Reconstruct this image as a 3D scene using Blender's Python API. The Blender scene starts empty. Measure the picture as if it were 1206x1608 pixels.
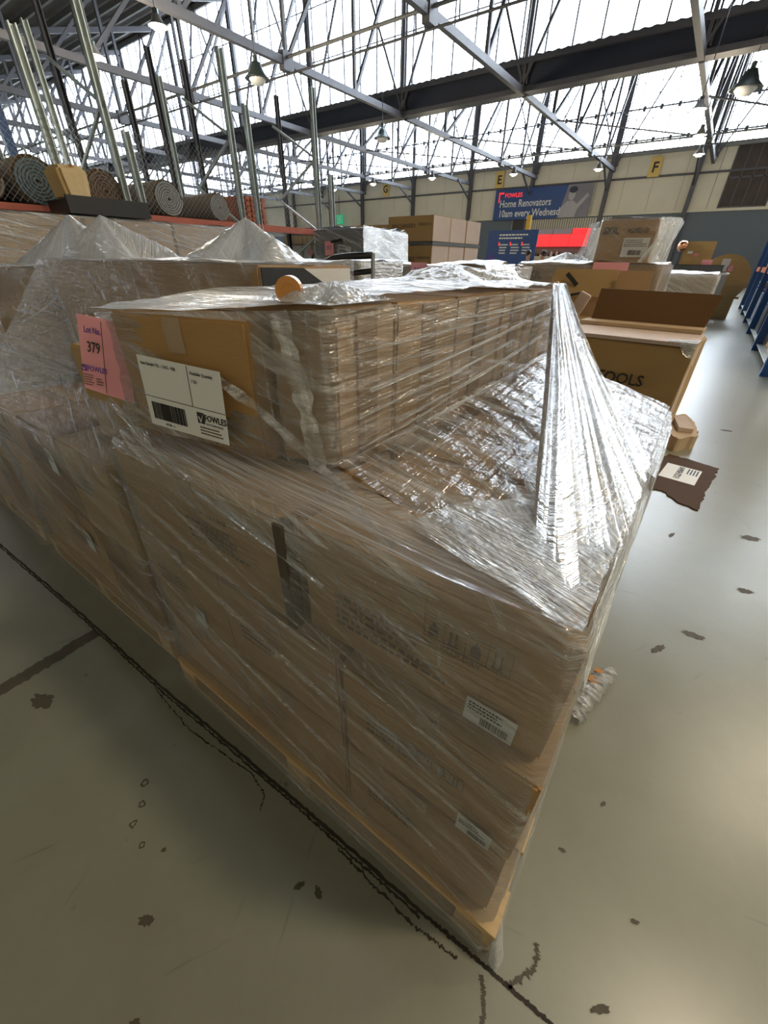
import bpy, bmesh, math, random
from mathutils import Vector, Matrix, noise
from math import sin, cos, pi, radians, sqrt
random.seed(7)
SC = bpy.context.scene
COL = SC.collection

# ------------------------------------------------------------------ camera
F_PX, PITCH, ROLL, YAW, CAM_H = 625.0, radians(32.3), radians(0.8), radians(35.6), 1.4
h = Vector((-sin(YAW), cos(YAW), 0)); r0 = Vector((cos(YAW), sin(YAW), 0)); u0 = Vector((0, 0, 1))
W = h*cos(PITCH) - u0*sin(PITCH); up = h*sin(PITCH) + u0*cos(PITCH)
Rv = r0*cos(ROLL) + up*sin(ROLL); Uv = up*cos(ROLL) - r0*sin(ROLL)
cam = bpy.data.cameras.new('camera'); camo = bpy.data.objects.new('camera', cam); COL.objects.link(camo)
M3 = Matrix((Rv, Uv, -W)).transposed()
camo.matrix_world = Matrix.Translation((0, 0, CAM_H)) @ M3.to_4x4()
cam.sensor_fit = 'VERTICAL'; cam.sensor_height = 24.0; cam.lens = 24.0*F_PX/1608.0
cam.clip_start = 0.02; cam.clip_end = 400
SC.camera = camo
# ------------------------------------------------------------------ view, world
SC.view_settings.view_transform = 'Standard'; SC.view_settings.look = 'None'
SC.view_settings.gamma = 1.0; SC.view_settings.use_curve_mapping = False
SC.view_settings.exposure = 1.25
wd = bpy.data.worlds.new('overcast_sky'); SC.world = wd; wd.use_nodes = True
bg = wd.node_tree.nodes['Background']
bg.inputs[0].default_value = (0.85, 0.925, 1.0, 1); bg.inputs[1].default_value = 9.0
cy = SC.cycles
cy.max_bounces = 10; cy.diffuse_bounces = 4; cy.glossy_bounces = 4; cy.transmission_bounces = 4
cy.transparent_max_bounces = 24; cy.caustics_reflective = False; cy.caustics_refractive = False
cy.sample_clamp_indirect = 3.0
# window portals: they only guide the sampling of the sky through the saw-tooth glazing
GY = [-18.0, 2.4, 22.8, 43.2]            # gutter lines of the saw-tooth roof
ZG, ZT = 8.45, 14.2                      # sill and head of the glazing
XL, XR = -68.0, 9.0
for gy in GY[1:]:
    a = bpy.data.lights.new('window_portal', 'AREA'); a.shape = 'RECTANGLE'; a.size = XR-XL-.5; a.size_y = ZT-ZG
    a.cycles.is_portal = True
    o = bpy.data.objects.new('window_portal', a); COL.objects.link(o)
    o.location = ((XL+XR)/2, gy+.3, (ZG+ZT)/2); o.rotation_euler = (-pi/2, 0, 0)

# ------------------------------------------------------------------ materials
class NT:
    def __init__(s, name):
        s.m = bpy.data.materials.new(name); s.m.use_nodes = True; s.t = s.m.node_tree
        s.b = s.t.nodes['Principled BSDF']; s.out = s.t.nodes['Material Output']
    def n(s, typ, **k):
        q = s.t.nodes.new(typ)
        for a, v in k.items(): setattr(q, a, v)
        return q
    def l(s, a, b): s.t.links.new(a, b)
    def val(s, sock, v):
        if isinstance(v, bpy.types.NodeSocket): s.l(v, sock)
        else: sock.default_value = v
    def math(s, op, a, b=0.0, c=0.0, clamp=False):
        q = s.n('ShaderNodeMath', operation=op, use_clamp=clamp)
        s.val(q.inputs[0], a); s.val(q.inputs[1], b); s.val(q.inputs[2], c); return q.outputs[0]
    def noise(s, vec, scale, detail=2.0, rough=.5, dist=0.0):
        q = s.n('ShaderNodeTexNoise'); s.l(vec, q.inputs['Vector'])
        q.inputs['Scale'].default_value = scale; q.inputs['Detail'].default_value = detail
        q.inputs['Roughness'].default_value = rough; q.inputs['Distortion'].default_value = dist
        return q.outputs['Fac']
    def ramp(s, f, a, b, lo=0.0, hi=1.0):
        q = s.n('ShaderNodeMapRange', interpolation_type='SMOOTHSTEP'); s.l(f, q.inputs[0])
        for i, v in zip((1, 2, 3, 4), (a, b, lo, hi)): q.inputs[i].default_value = v
        return q.outputs[0]
    def mix(s, f, a, b):
        q = s.n('ShaderNodeMix', data_type='RGBA'); s.val(q.inputs[0], f)
        s.val(q.inputs[6], (*a, 1) if isinstance(a, tuple) and len(a) == 3 else a)
        s.val(q.inputs[7], (*b, 1) if isinstance(b, tuple) and len(b) == 3 else b)
        return q.outputs[2]
    def mapping(s, vec, rot=(0, 0, 0), scale=(1, 1, 1), loc=(0, 0, 0)):
        q = s.n('ShaderNodeMapping'); s.l(vec, q.inputs[0]); q.inputs[1].default_value = loc
        q.inputs[2].default_value = rot; q.inputs[3].default_value = scale; return q.outputs[0]
    def bump(s, hgt, strength=.3, dist=.01):
        q = s.n('ShaderNodeBump'); s.l(hgt, q.inputs['Height']); q.inputs['Strength'].default_value = strength
        q.inputs['Distance'].default_value = dist; return q.outputs[0]
    def obj(s): return s.n('ShaderNodeTexCoord').outputs['Object']
    def uv(s): return s.n('ShaderNodeTexCoord').outputs['UV']

def paint(name, c, rough=.6, metal=0.0, var=.12, scale=6.0, emit=None, spec=.5):
    k = NT(name); v = k.obj(); n = k.noise(v, scale, 3)
    d = tuple(x*(1-var) for x in c); e = tuple(min(1, x*(1+var)) for x in c)
    k.l(k.mix(n, d, e), k.b.inputs['Base Color'])
    k.b.inputs['Roughness'].default_value = rough; k.b.inputs['Metallic'].default_value = metal
    k.b.inputs['Specular IOR Level'].default_value = spec
    if emit:
        k.b.inputs['Emission Color'].default_value = (*emit[:3], 1); k.b.inputs['Emission Strength'].default_value = emit[3]
    return k.m

def cardboard(name, c, seed=0.0):
    k = NT(name); v = k.mapping(k.obj(), loc=(seed, seed*.7, seed*1.3))
    big = k.noise(v, 3.0, 3, .6); fib = k.noise(k.mapping(v, scale=(3, 3, 60)), 4.0, 3, .6)
    f = k.math('ADD', k.math('MULTIPLY', big, .6), k.math('MULTIPLY', fib, .4))
    k.l(k.mix(f, tuple(x*.78 for x in c), tuple(min(1, x*1.18) for x in c)), k.b.inputs['Base Color'])
    k.b.inputs['Roughness'].default_value = .8; k.b.inputs['Specular IOR Level'].default_value = .25
    w = k.n('ShaderNodeTexWave', bands_direction='Z'); k.l(v, w.inputs[0]); w.inputs['Scale'].default_value = 55
    k.l(k.bump(k.math('ADD', k.math('MULTIPLY', w.outputs['Fac'], .25), big), .25, .004), k.b.inputs['Normal'])
    return k.m

def film(name, veil=.18, streak=.5, ang=20.0, ang2=80.0, gloss=.35, dens=1.0, seed=0.0, rough=.13, iso=.45, tint=(.93, .95, .97)):
    """clear stretch film: mostly see-through, hazy where layers and folds gather, glossy with fine wrinkles"""
    k = NT(name); uv = k.mapping(k.uv(), loc=(seed, seed*1.7, seed))
    def band(a, along, across, lo, hi, det=2, off=0.0):
        m = k.mapping(k.mapping(uv, rot=(0, 0, radians(a)), loc=(off, off, 0)), scale=(along, across, 1))
        m2 = m
        return k.ramp(k.noise(m2, 1.0, det, .6, .25), lo, hi)
    s1 = band(ang, .9*dens, 26*dens, .47, .70, 3, 1.1)
    s2 = band(ang+9, 1.3*dens, 60*dens, .50, .68, 3, 4.2)
    s3 = band(ang2, 1.6*dens, 55*dens, .55, .72, 2, 7.7)
    s4 = band(ang-14, .6*dens, 9*dens, .46, .68, 2, 9.4)
    patch = k.ramp(k.noise(uv, 2.3, 2, .5), .3, .75)
    st = k.math('ADD', k.math('MULTIPLY', s1, .55), k.math('MULTIPLY', s2, .5))
    st = k.math('ADD', st, k.math('MULTIPLY', s3, .28)); st = k.math('ADD', st, k.math('MULTIPLY', s4, .35))
    st = k.math('MULTIPLY', st, k.math('ADD', k.math('MULTIPLY', patch, .9), .35))
    v = k.math('ADD', k.math('MULTIPLY', st, streak), veil, clamp=True)
    v = k.math('MINIMUM', v, .96)
    # wrinkles
    h1 = k.noise(k.mapping(uv, rot=(0, 0, radians(ang)), scale=(5*dens, 75*dens, 1)), 1.0, 3, .65, .3)
    h2 = k.noise(k.mapping(uv, rot=(0, 0, radians(ang2)), scale=(6*dens, 60*dens, 1)), 1.0, 2, .6, .3)
    h3 = k.noise(uv, 38*dens, 3, .6, .5)
    hh = k.math('ADD', k.math('ADD', h1, k.math('MULTIPLY', h2, .5)), k.math('MULTIPLY', h3, iso))
    nb = k.bump(hh, .95, .012)
    tr = k.n('ShaderNodeBsdfTransparent'); tr.inputs[0].default_value = (*tint, 1)
    df = k.n('ShaderNodeBsdfDiffuse'); df.inputs[0].default_value = (.88, .89, .90, 1); k.l(nb, df.inputs['Normal'])
    tl = k.n('ShaderNodeBsdfTranslucent'); tl.inputs[0].default_value = (.88, .89, .90, 1); k.l(nb, tl.inputs['Normal'])
    mx = k.n('ShaderNodeMixShader'); mx.inputs[0].default_value = .4; k.l(df.outputs[0], mx.inputs[1]); k.l(tl.outputs[0], mx.inputs[2])
    m1 = k.n('ShaderNodeMixShader'); k.l(v, m1.inputs[0]); k.l(tr.outputs[0], m1.inputs[1]); k.l(mx.outputs[0], m1.inputs[2])
    gl = k.n('ShaderNodeBsdfGlossy'); gl.inputs[0].default_value = (1, 1, 1, 1); gl.inputs['Roughness'].default_value = rough; k.l(nb, gl.inputs['Normal'])
    fr = k.n('ShaderNodeLayerWeight'); fr.inputs[0].default_value = .35; k.l(nb, fr.inputs['Normal'])
    g = k.math('ADD', k.math('MULTIPLY', fr.outputs['Fresnel'], gloss*.9), k.math('MULTIPLY', st, gloss*.25), clamp=True)
    g = k.math('ADD', g, gloss*.16, clamp=True)
    m2 = k.n('ShaderNodeMixShader'); k.l(g, m2.inputs[0]); k.l(m1.outputs[0], m2.inputs[1]); k.l(gl.outputs[0], m2.inputs[2])
    k.l(m2.outputs[0], k.out.inputs[0]); return k.m

def concrete():
    k = NT('concrete_floor'); v = k.obj()
    big = k.noise(v, .5, 2, .5); mid = k.noise(v, 2.6, 5, .6); fine = k.noise(v, 45, 3, .6)
    f = k.math('ADD', k.math('MULTIPLY', big, .5), k.math('MULTIPLY', mid, .5))
    c = k.mix(f, (.14, .136, .098), (.35, .345, .275))
    c = k.mix(k.math('MULTIPLY', fine, .3), c, (.19, .185, .15))
    spots = k.ramp(k.noise(v, 14.0, 2, .5), .73, .80)
    c = k.mix(k.math('MULTIPLY', spots, .7), c, (.06, .05, .035))
    for a, sd in ((.5, 0.0), (1.3, 5.0), (-.4, 9.0)):       # fine scuffs
        scr = k.ramp(k.noise(k.mapping(k.mapping(v, rot=(0, 0, a), loc=(sd, sd, 0)), scale=(30, 2.2, 1)), 1.0, 2, .5), .70, .80)
        c = k.mix(k.math('MULTIPLY', scr, .45), c, (.09, .085, .07))
    k.l(c, k.b.inputs['Base Color'])
    k.val(k.b.inputs['Roughness'], k.math('ADD', .24, k.math('MULTIPLY', mid, .16))); k.b.inputs['Specular IOR Level'].default_value = .55
    k.l(k.bump(fine, .10, .002), k.b.inputs['Normal'])
    return k.m

def plywood(name, c):
    k = NT(name); v = k.obj(); w = k.noise(k.mapping(v, scale=(1.2, 14, 14)), 3, 4, .6, .6)
    k.l(k.mix(w, tuple(x*.7 for x in c), tuple(min(1, x*1.2) for x in c)), k.b.inputs['Base Color'])
    k.b.inputs['Roughness'].default_value = .65; k.l(k.bump(w, .15, .002), k.b.inputs['Normal']); return k.m

def glass(name='wired_glass', t=(.93, .95, .97), f=.10):
    k = NT(name); v = k.obj()
    tr = k.n('ShaderNodeBsdfTransparent'); tr.inputs[0].default_value = (*t, 1)
    tl = k.n('ShaderNodeBsdfTranslucent'); k.l(k.mix(k.noise(v, 2.0, 3), (.75, .77, .8), (.9, .92, .95)), tl.inputs[0])
    m = k.n('ShaderNodeMixShader'); m.inputs[0].default_value = f; k.l(tr.outputs[0], m.inputs[1]); k.l(tl.outputs[0], m.inputs[2])
    k.l(m.outputs[0], k.out.inputs[0]); return k.m

MAT = {}
def mat(n): return MAT[n]
MAT['concrete'] = concrete()
MAT['card'] = cardboard('corrugated_cardboard', (.44, .265, .11))
MAT['card2'] = cardboard('pinkish_cardboard', (.45, .285, .15), 3.3)
MAT['card3'] = cardboard('dark_cardboard', (.28, .165, .07), 5.1)
MAT['card4'] = cardboard('pale_cardboard', (.50, .37, .24), 8.2)
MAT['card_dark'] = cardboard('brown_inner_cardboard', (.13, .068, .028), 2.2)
MAT['card_gold'] = cardboard('golden_cardboard', (.42, .275, .125), 4.4)
MAT['card_pink'] = cardboard('rosy_cardboard', (.55, .43, .36), 6.6)
MAT['card_white'] = cardboard('white_printed_board', (.62, .60, .58), 9.1)
MAT['card_floor'] = cardboard('dark_brown_scrap', (.075, .036, .014), 2.9)
MAT['pine'] = plywood('pallet_pine', (.58, .40, .20))
MAT['ply'] = plywood('plywood_sheet', (.50, .34, .14))
MAT['paper'] = paint('white_label_paper', (.80, .80, .79), .6, var=.04)
MAT['pinkpaper'] = paint('pink_lot_card', (.84, .36, .40), .6, var=.04)
MAT['ink'] = paint('black_ink', (.025, .022, .022), .6, var=.1)
MAT['purple'] = paint('purple_ink', (.10, .04, .26), .6, var=.1)
MAT['faintink'] = paint('faded_print', (.13, .09, .06), .7, var=.2)
MAT['black'] = paint('black_plastic', (.010, .010, .012), .4, var=.2)
MAT['tape'] = paint('brown_parcel_tape', (.55, .23, .05), .25, var=.1)
MAT['cleartape'] = paint('clear_parcel_tape', (.40, .28, .17), .18, var=.1)
MAT['strap'] = paint('black_strapping', (.075, .055, .04), .4)
MAT['galv'] = paint('galvanised_steel', (.50, .56, .56), .38, .7, var=.25, scale=9)
MAT['steel'] = paint('painted_roof_steel', (.10, .10, .115), .55, .2, var=.2, scale=2)
MAT['steelpale'] = paint('pale_roof_steel', (.20, .205, .21), .5, .2, var=.2, scale=2)
MAT['dark'] = paint('dark_gutter_paint', (.022, .028, .05), .6, var=.2, scale=.7)
MAT['roof'] = paint('dusty_roof_sheet', (.06, .052, .045), .8, var=.35, scale=.8)
MAT['cream'] = paint('cream_wall_panel', (.74, .69, .57), .75, var=.12, scale=.6)
MAT['greywall'] = paint('blue_grey_wall_paint', (.14, .17, .21), .7, var=.1, scale=.5)
MAT['brownwin'] = paint('rusty_window_mesh', (.075, .055, .05), .7, var=.4, scale=1.5)
MAT['glass'] = glass(); MAT['glass_dimmed'] = glass('dimmed_wired_glass', (.34, .34, .31), .04)  # second glass is darkened to cut daylight from the unseen near glazing
MAT['blue'] = paint('blue_rack_paint', (.012, .075, .27), .4, var=.2)
MAT['orange'] = paint('orange_rack_beam', (.50, .13, .04), .45, var=.15)
MAT['redshelf'] = paint('red_shelf_edge', (.42, .10, .06), .5, var=.2)
MAT['bannerblue'] = paint('blue_banner_vinyl', (.022, .07, .24), .45, var=.12, scale=1)
MAT['bannergrey'] = paint('grey_banner_print', (.22, .21, .25), .5, var=.2, scale=1)
MAT['skin'] = paint('warm_skin', (.45, .26, .18), .6, var=.1)
MAT['printgrey'] = paint('pale_banner_print', (.42, .41, .44), .5, var=.1)
MAT['navy'] = paint('navy_banner_print', (.03, .035, .07), .5)
MAT['yellow'] = paint('yellow_paint', (.72, .46, .05), .5, var=.12)
MAT['signyellow'] = paint('bay_sign_yellow', (.75, .52, .16), .6, var=.1)
MAT['red'] = paint('red_lightbox_panel', (.85, .05, .06), .4, var=.05, emit=(1, .03, .04, .35))
MAT['lilac'] = paint('lilac_panel', (.42, .38, .50), .5, var=.1)
MAT['green'] = paint('green_exit_sign', (.02, .32, .16), .4, emit=(.02, .5, .25, .25))
MAT['white'] = paint('white_enamel', (.72, .73, .74), .4, var=.05)
MAT['greybox'] = paint('dark_grey_crate', (.085, .09, .095), .5, var=.2)
MAT['greyslab'] = paint('light_grey_laminate', (.33, .35, .38), .45, var=.1)
MAT['hair'] = paint('black_hair', (.012, .010, .010), .5)
MAT['shirt'] = paint('dark_shirt', (.04, .045, .06), .8)
MAT['trousers'] = paint('dark_trousers', (.02, .02, .025), .8)
MAT['copper'] = paint('copper_metal', (.85, .42, .25), .22, .95, var=.15)
MAT['lamp'] = paint('dark_lamp_dome', (.05, .07, .07), .35, .3, var=.2)
MAT['bulb'] = paint('lit_lamp_glass', (1, .95, .8), .4, emit=(1.0, .88, .62, 12))
MAT['rug'] = paint('rolled_carpet_beige', (.30, .25, .20), .95, var=.3, scale=30)
MAT['rugback'] = paint('rolled_carpet_grey', (.33, .34, .35), .95, var=.3, scale=30)
MAT['rugblue'] = paint('rolled_carpet_blue_grey', (.17, .22, .25), .95, var=.3, scale=30)
MAT['rugbrown'] = paint('rolled_carpet_brown', (.22, .15, .11), .95, var=.3, scale=30)
MAT['kraft'] = cardboard('crumpled_kraft_paper', (.52, .37, .18), 1.2)
MAT['crack'] = paint('dirty_joint', (.035, .028, .02), .9, var=.5, scale=20)
MAT['stain'] = paint('dark_floor_stain', (.075, .06, .04), .7, var=.4, scale=20)
MAT['tilefloor'] = paint('silver_grey', (.4, .4, .4), .5)
MAT['whitefilm'] = film('milky_film_heap', .50, .40, 90, 70, .5, 1.3, 3.0, .16, .15)
# --------------------------------------------------------------- mesh helpers
def link(o, parent=None):
    COL.objects.link(o)
    if parent is not None: o.parent = parent
    return o
def mesh_from(name, vs, fs, m=None, smooth=False, uvs=None):
    me = bpy.data.meshes.new(name); me.from_pydata([tuple(v) for v in vs], [], fs)
    if m is not None: me.materials.append(mat(m) if isinstance(m, str) else m)
    if smooth: me.polygons.foreach_set('use_smooth', [True]*len(me.polygons))
    if uvs:
        l = me.uv_layers.new(name='UVMap'); dat = []
        for p in me.polygons:
            for vi in p.vertices: dat += list(uvs[vi])
        l.data.foreach_set('uv', dat)
    me.update(); return me
def put(name, me, parent=None, loc=(0, 0, 0), rot=(0, 0, 0)):
    o = bpy.data.objects.new(name, me); o.location = loc; o.rotation_euler = rot; return link(o, parent)
def tag(o, label=None, cat=None, group=None, kind=None):
    if label: o['label'] = label
    if cat: o['category'] = cat
    if group: o['group'] = group
    if kind: o['kind'] = kind
    return o
def empty(name, loc=(0, 0, 0), rz=0.0, label=None, cat=None, group=None, kind=None):
    o = bpy.data.objects.new(name, None); o.location = loc; o.rotation_euler = (0, 0, rz); o.empty_display_size = .1
    link(o); return tag(o, label, cat, group, kind)
class MB:
    def __init__(s): s.v = []; s.f = []
    def add(s, vs, fs):
        k = len(s.v); s.v += [Vector(v) for v in vs]; s.f += [tuple(i+k for i in f) for f in fs]; return s
    def box(s, x0, x1, y0, y1, z0, z1):
        return s.add([(x0,y0,z0),(x1,y0,z0),(x1,y1,z0),(x0,y1,z0),(x0,y0,z1),(x1,y0,z1),(x1,y1,z1),(x0,y1,z1)],
            [(0,3,2,1),(4,5,6,7),(0,1,5,4),(1,2,6,5),(2,3,7,6),(3,0,4,7)])
    def bar(s, a, b, w, d=None, n=4, upv=(0, 0, 1)):
        a = Vector(a); b = Vector(b); d = d or w; t = (b-a).normalized(); q = Vector(upv)
        if abs(t.dot(q)) > .98: q = Vector((0, 1, 0))
        sx = t.cross(q).normalized(); sy = sx.cross(t).normalized(); vs = []
        for p in (a, b):
            if n == 4:
                for (i, j) in ((-1,-1),(1,-1),(1,1),(-1,1)): vs.append(p+sx*i*w/2+sy*j*d/2)
            else:
                for i in range(n): vs.append(p+sx*cos(2*pi*i/n)*w/2+sy*sin(2*pi*i/n)*d/2)
        fs = [(i, (i+1) % n, n+(i+1) % n, n+i) for i in range(n)]+[tuple(range(n))[::-1], tuple(range(n, 2*n))]
        return s.add(vs, fs)
    def tube(s, pts, r, n=10):
        pts = [Vector(p) for p in pts]; vs = []; fs = []; ref = None
        for i, p in enumerate(pts):
            t = ((pts[min(i+1, len(pts)-1)]-pts[max(i-1, 0)])).normalized()
            if ref is None: ref = Vector((0, 0, 1)) if abs(t.z) < .9 else Vector((1, 0, 0))
            a = t.cross(ref).normalized(); b = a.cross(t).normalized(); ref = b
            for k in range(n): vs.append(p+a*cos(2*pi*k/n)*r+b*sin(2*pi*k/n)*r)
        for i in range(len(pts)-1):
            for k in range(n): fs.append((i*n+k, i*n+(k+1) % n, (i+1)*n+(k+1) % n, (i+1)*n+k))
        fs += [tuple(range(n))[::-1], tuple(range((len(pts)-1)*n, len(pts)*n))]
        return s.add(vs, fs)
    def lathe(s, prof, n=20, c=(0, 0, 0), axis='z'):
        vs = []; fs = []
        for (r, z) in prof:
            for k in range(n):
                x, y = r*cos(2*pi*k/n), r*sin(2*pi*k/n)
                p = (x, y, z) if axis == 'z' else ((z, x, y) if axis == 'x' else (x, z, y))
                vs.append(Vector(p)+Vector(c))
        for i in range(len(prof)-1):
            for k in range(n): fs.append((i*n+k, i*n+(k+1) % n, (i+1)*n+(k+1) % n, (i+1)*n+k))
        return s.add(vs, fs)
    def mesh(s, name, m, smooth=False): return mesh_from(name, s.v, s.f, m, smooth)
    def obj(s, name, m, parent=None, loc=(0, 0, 0), rot=(0, 0, 0), smooth=False):
        return put(name, s.mesh(name, m, smooth), parent, loc, rot)
def bevel_box_mesh(name, sx, sy, sz, m, bev=.006, dent=0.0, seed=0):
    bm = bmesh.new(); bmesh.ops.create_cube(bm, size=1.0)
    for v in bm.verts: v.co = Vector((v.co.x*sx, v.co.y*sy, (v.co.z+.5)*sz))
    if dent:
        bmesh.ops.subdivide_edges(bm, edges=bm.edges[:], cuts=3, use_grid_fill=True)
        for v in bm.verts:
            n = noise.noise_vector(v.co*3.0+Vector((seed*3.1, seed, 0)))
            v.co += n*dent
    ed = [e for e in bm.edges if len(e.link_faces) == 2 and e.calc_face_angle(0) > 1.0]
    bmesh.ops.bevel(bm, geom=ed, offset=bev, segments=2, affect='EDGES')
    me = bpy.data.meshes.new(name); bm.to_mesh(me); bm.free(); me.materials.append(mat(m)); return me
_TX = {}
def text_mesh(s, size, m, ext=.0006, align='LEFT', bold=0.0):
    key = (s, size, m, ext, align, bold)
    if key in _TX: return _TX[key]
    cu = bpy.data.curves.new('lettering', 'FONT'); cu.body = s; cu.size = size; cu.extrude = ext; cu.align_x = align
    cu.offset = bold; cu.resolution_u = 2
    o = bpy.data.objects.new('lettering', cu); COL.objects.link(o)
    bpy.context.view_layer.update()
    me = bpy.data.meshes.new_from_object(o.evaluated_get(bpy.context.evaluated_depsgraph_get()))
    me.materials.clear(); me.materials.append(mat(m)); bpy.data.objects.remove(o); _TX[key] = me; return me
def text(s, size, m, parent, loc, rot=(pi/2, 0, 0), align='LEFT', bold=0.0, name='lettering', sx=1.0):
    o = put(name, text_mesh(s, size, m, min(.0006, size*.02) if size < .3 else .004, align, bold), parent, loc, rot); o.scale = (sx, 1, 1); return o
def barcode(parent, x, z, w, hgt, y=-.0012, seed=1, m='ink', n=24):
    rd = random.Random(seed); b = MB(); t = x
    while t < x+w:
        q = rd.choice((1, 1, 2, 3))*w/(n*3.4); b.box(t, min(t+q, x+w), y, y+.0008, z, z+hgt); t += q+rd.choice((1, 1, 2))*w/(n*3.4)
    return b.obj('barcode', m, parent)
def fine_print(parent, x, z, w, rows, step, y=-.001, seed=2, m='faintink', name='fine_print'):
    rd = random.Random(seed); b = MB()
    for i in range(rows):
        t = x; e = x+w*rd.uniform(.7, 1)
        while t < e:
            q = rd.uniform(.01, .03)*w*3; b.box(t, min(t+q, e), y, y+.0006, z-i*step, z-i*step+step*.45); t += q+w*.02
    return b.obj(name, m, parent)

# --------------------------------------------------------------- cartons
def carton(x0, x1, y0, y1, z0, z1, label, m='card', rz=0.0, group=None, tape='top', seed=None, dent=.006, cat='box', tapemat='cleartape', name='cardboard_box', tilt=(0, 0)):
    sx, sy, sz = x1-x0, y1-y0, z1-z0
    seed = seed if seed is not None else random.random()*50
    me = bevel_box_mesh(name, sx, sy, sz, m, .005, dent, seed)
    o = put(name, me, None, ((x0+x1)/2, (y0+y1)/2, z0), (tilt[0], tilt[1], rz)); tag(o, label, cat, group)
    if tape:
        MB().box(-sx/2, sx/2, -.025, .025, sz+.001+dent*.3, sz+.0018+dent*.3).obj('tape', tapemat, o)
        MB().box(-sx/2+.01, sx/2-.01, -.0015, .0015, sz-.0008, sz+.0009+dent*.3).obj('flap_seam', 'ink', o)
        b = MB(); b.box(-.025, .025, -sy/2-dent*.4-.0012, -sy/2-dent*.3, sz-.07, sz); b.obj('tape', tapemat, o)
    o['sy'] = sy; o['sz'] = sz
    return o
def front_text(o, s, size, x, z, m='faintink', bold=0.0, sx=1.0):
    return text(s, size, m, o, (x, -o['sy']/2-.0075, z), bold=bold, sx=sx)
def front_label(o, x, z, w, hgt, rot=0.0, code=True, seed=1, name='label'):
    l = put(name, MB().box(0, w, -.0006, 0, 0, hgt).mesh('label', 'paper'), o, (x, -o['sy']/2-.0085, z), (0, rot, 0))
    if code: barcode(l, w*.35, hgt*.12, w*.55, hgt*.30, -.0016, seed)
    fine_print(l, w*.06, hgt*.82, w*.8, 3, hgt*.13, -.0014, seed, 'ink')
    return l

def pallet(x0, x1, y0, y1, label, group=None, rz=0):
    cx, cy = (x0+x1)/2, (y0+y1)/2; sx, sy = x1-x0, y1-y0
    r = empty('wooden_pallet', (cx, cy, 0), rz, label, 'pallet', group)
    n = 7; w = .095
    dk = MB().box(-sx/2, sx/2, -w/2, w/2, 0, .018).mesh('deck_board', 'pine')
    for i in range(n): put('deck_board', dk, r, (0, -sy/2+w/2+i*(sy-w)/(n-1), .102))
    for i in range(3): put('base_board', dk, r, (0, -sy/2+w/2+i*(sy-w)/2, .001))
    bm_ = MB().box(-.045, .045, -sy/2, sy/2, 0, .082).mesh('bearer', 'pine')
    for i in range(3): put('bearer', bm_, r, (-sx/2+.05+i*(sx-.1)/2, 0, .0195))
    return r

# --------------------------------------------------------------- film surfaces
def resamp(pts, n, closed):
    P = [Vector(p) for p in pts]
    out = []
    if closed:                      # n points on every side, so that corners of stacked rings match
        k = len(P)
        for i in range(k):
            nj = 3 if (k == 8 and i % 2) else n
            for j in range(nj): out.append(P[i].lerp(P[(i+1) % k], j/nj))
        out.append(P[0].copy()); return out
    d = [0]
    for a, b in zip(P, P[1:]): d.append(d[-1]+(b-a).length)
    for j in range(n+1):
        t = d[-1]*j/n; i = 0
        while i < len(P)-2 and d[i+1] < t: i += 1
        out.append(P[i].lerp(P[i+1], (t-d[i])/max(1e-9, d[i+1]-d[i])))
    return out
def loft(name, rows, n, m, parent=None, amp=.004, sub=20, closed=False, seed=0, rx=6.0, ry=40.0, ang=20.0, sag=0.0, edge=1.0, thing=None):
    R = [resamp(r, n, closed) for r in rows]; G = []
    for a, b in zip(R, R[1:]):
        for j in range(sub): G.append([p.lerp(q, j/sub) for p, q in zip(a, b)])
    G.append(R[-1]); nr, nc = len(G), len(G[0])
    # parameter lengths in metres
    us = [[0]*nc for _ in range(nr)]; vs_ = [[0]*nc for _ in range(nr)]
    for i in range(nr):
        for j in range(1, nc): us[i][j] = us[i][j-1]+(G[i][j]-G[i][j-1]).length
    for j in range(nc):
        for i in range(1, nr): vs_[i][j] = vs_[i-1][j]+(G[i][j]-G[i-1][j]).length
    ca, sa = cos(radians(ang)), sin(radians(ang)); V = []; UV = []
    cen = sum((p for p in R[0]), Vector())/len(R[0])
    for i in range(nr):
        for j in range(nc):
            p = G[i][j]
            du = G[i][min(j+1, nc-1)]-G[i][max(j-1, 0)]; dv = G[min(i+1, nr-1)][j]-G[max(i-1, 0)][j]
            nn = du.cross(dv)
            nn = nn.normalized() if nn.length > 1e-9 else Vector((0, 0, 1))
            u, v = us[i][j], vs_[i][j]; a_ = u*ca+v*sa; b_ = -u*sa+v*ca
            q = abs(noise.noise(Vector((a_*rx*.25, b_*ry*.25, seed))))*1.3 + .7*noise.noise(Vector((a_*rx*.6, b_*ry*.7, seed+7))) + .8*noise.noise(Vector((u*2.2, v*2.2, seed+3)))
            s_ = 0.0
            if sag: s_ = sag*sin(pi*i/(nr-1))
            uvu = (j/(nc-1))*max(x[-1] for x in us) if nc > 1 else 0
            V.append(p+nn*q*amp*edge+Vector((0, 0, -s_))); UV.append((uvu, v))
    F = []
    for i in range(nr-1):
        for j in range(nc-1): F.append((i*nc+j, i*nc+j+1, (i+1)*nc+j+1, (i+1)*nc+j))
    return put(name, mesh_from(name, V, F, m, True, UV), parent)
def rect(x0, x1, y0, y1, z, z2=None): return [(x0, y0, z), (x1, y0, z), (x1, y1, z), (x0, y1, z)]
def rnd(c, r=.03):
    """cut the corners of a quad ring (8 points) so the film runs softly round them"""
    c = [Vector(p) for p in c]; out = []
    for i in range(4):
        a, b, d = c[i-1], c[i], c[(i+1) % 4]
        out.append(b+(a-b).normalized()*r); out.append(b+(d-b).normalized()*r)
    return out[1:]+out[:1]

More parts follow.
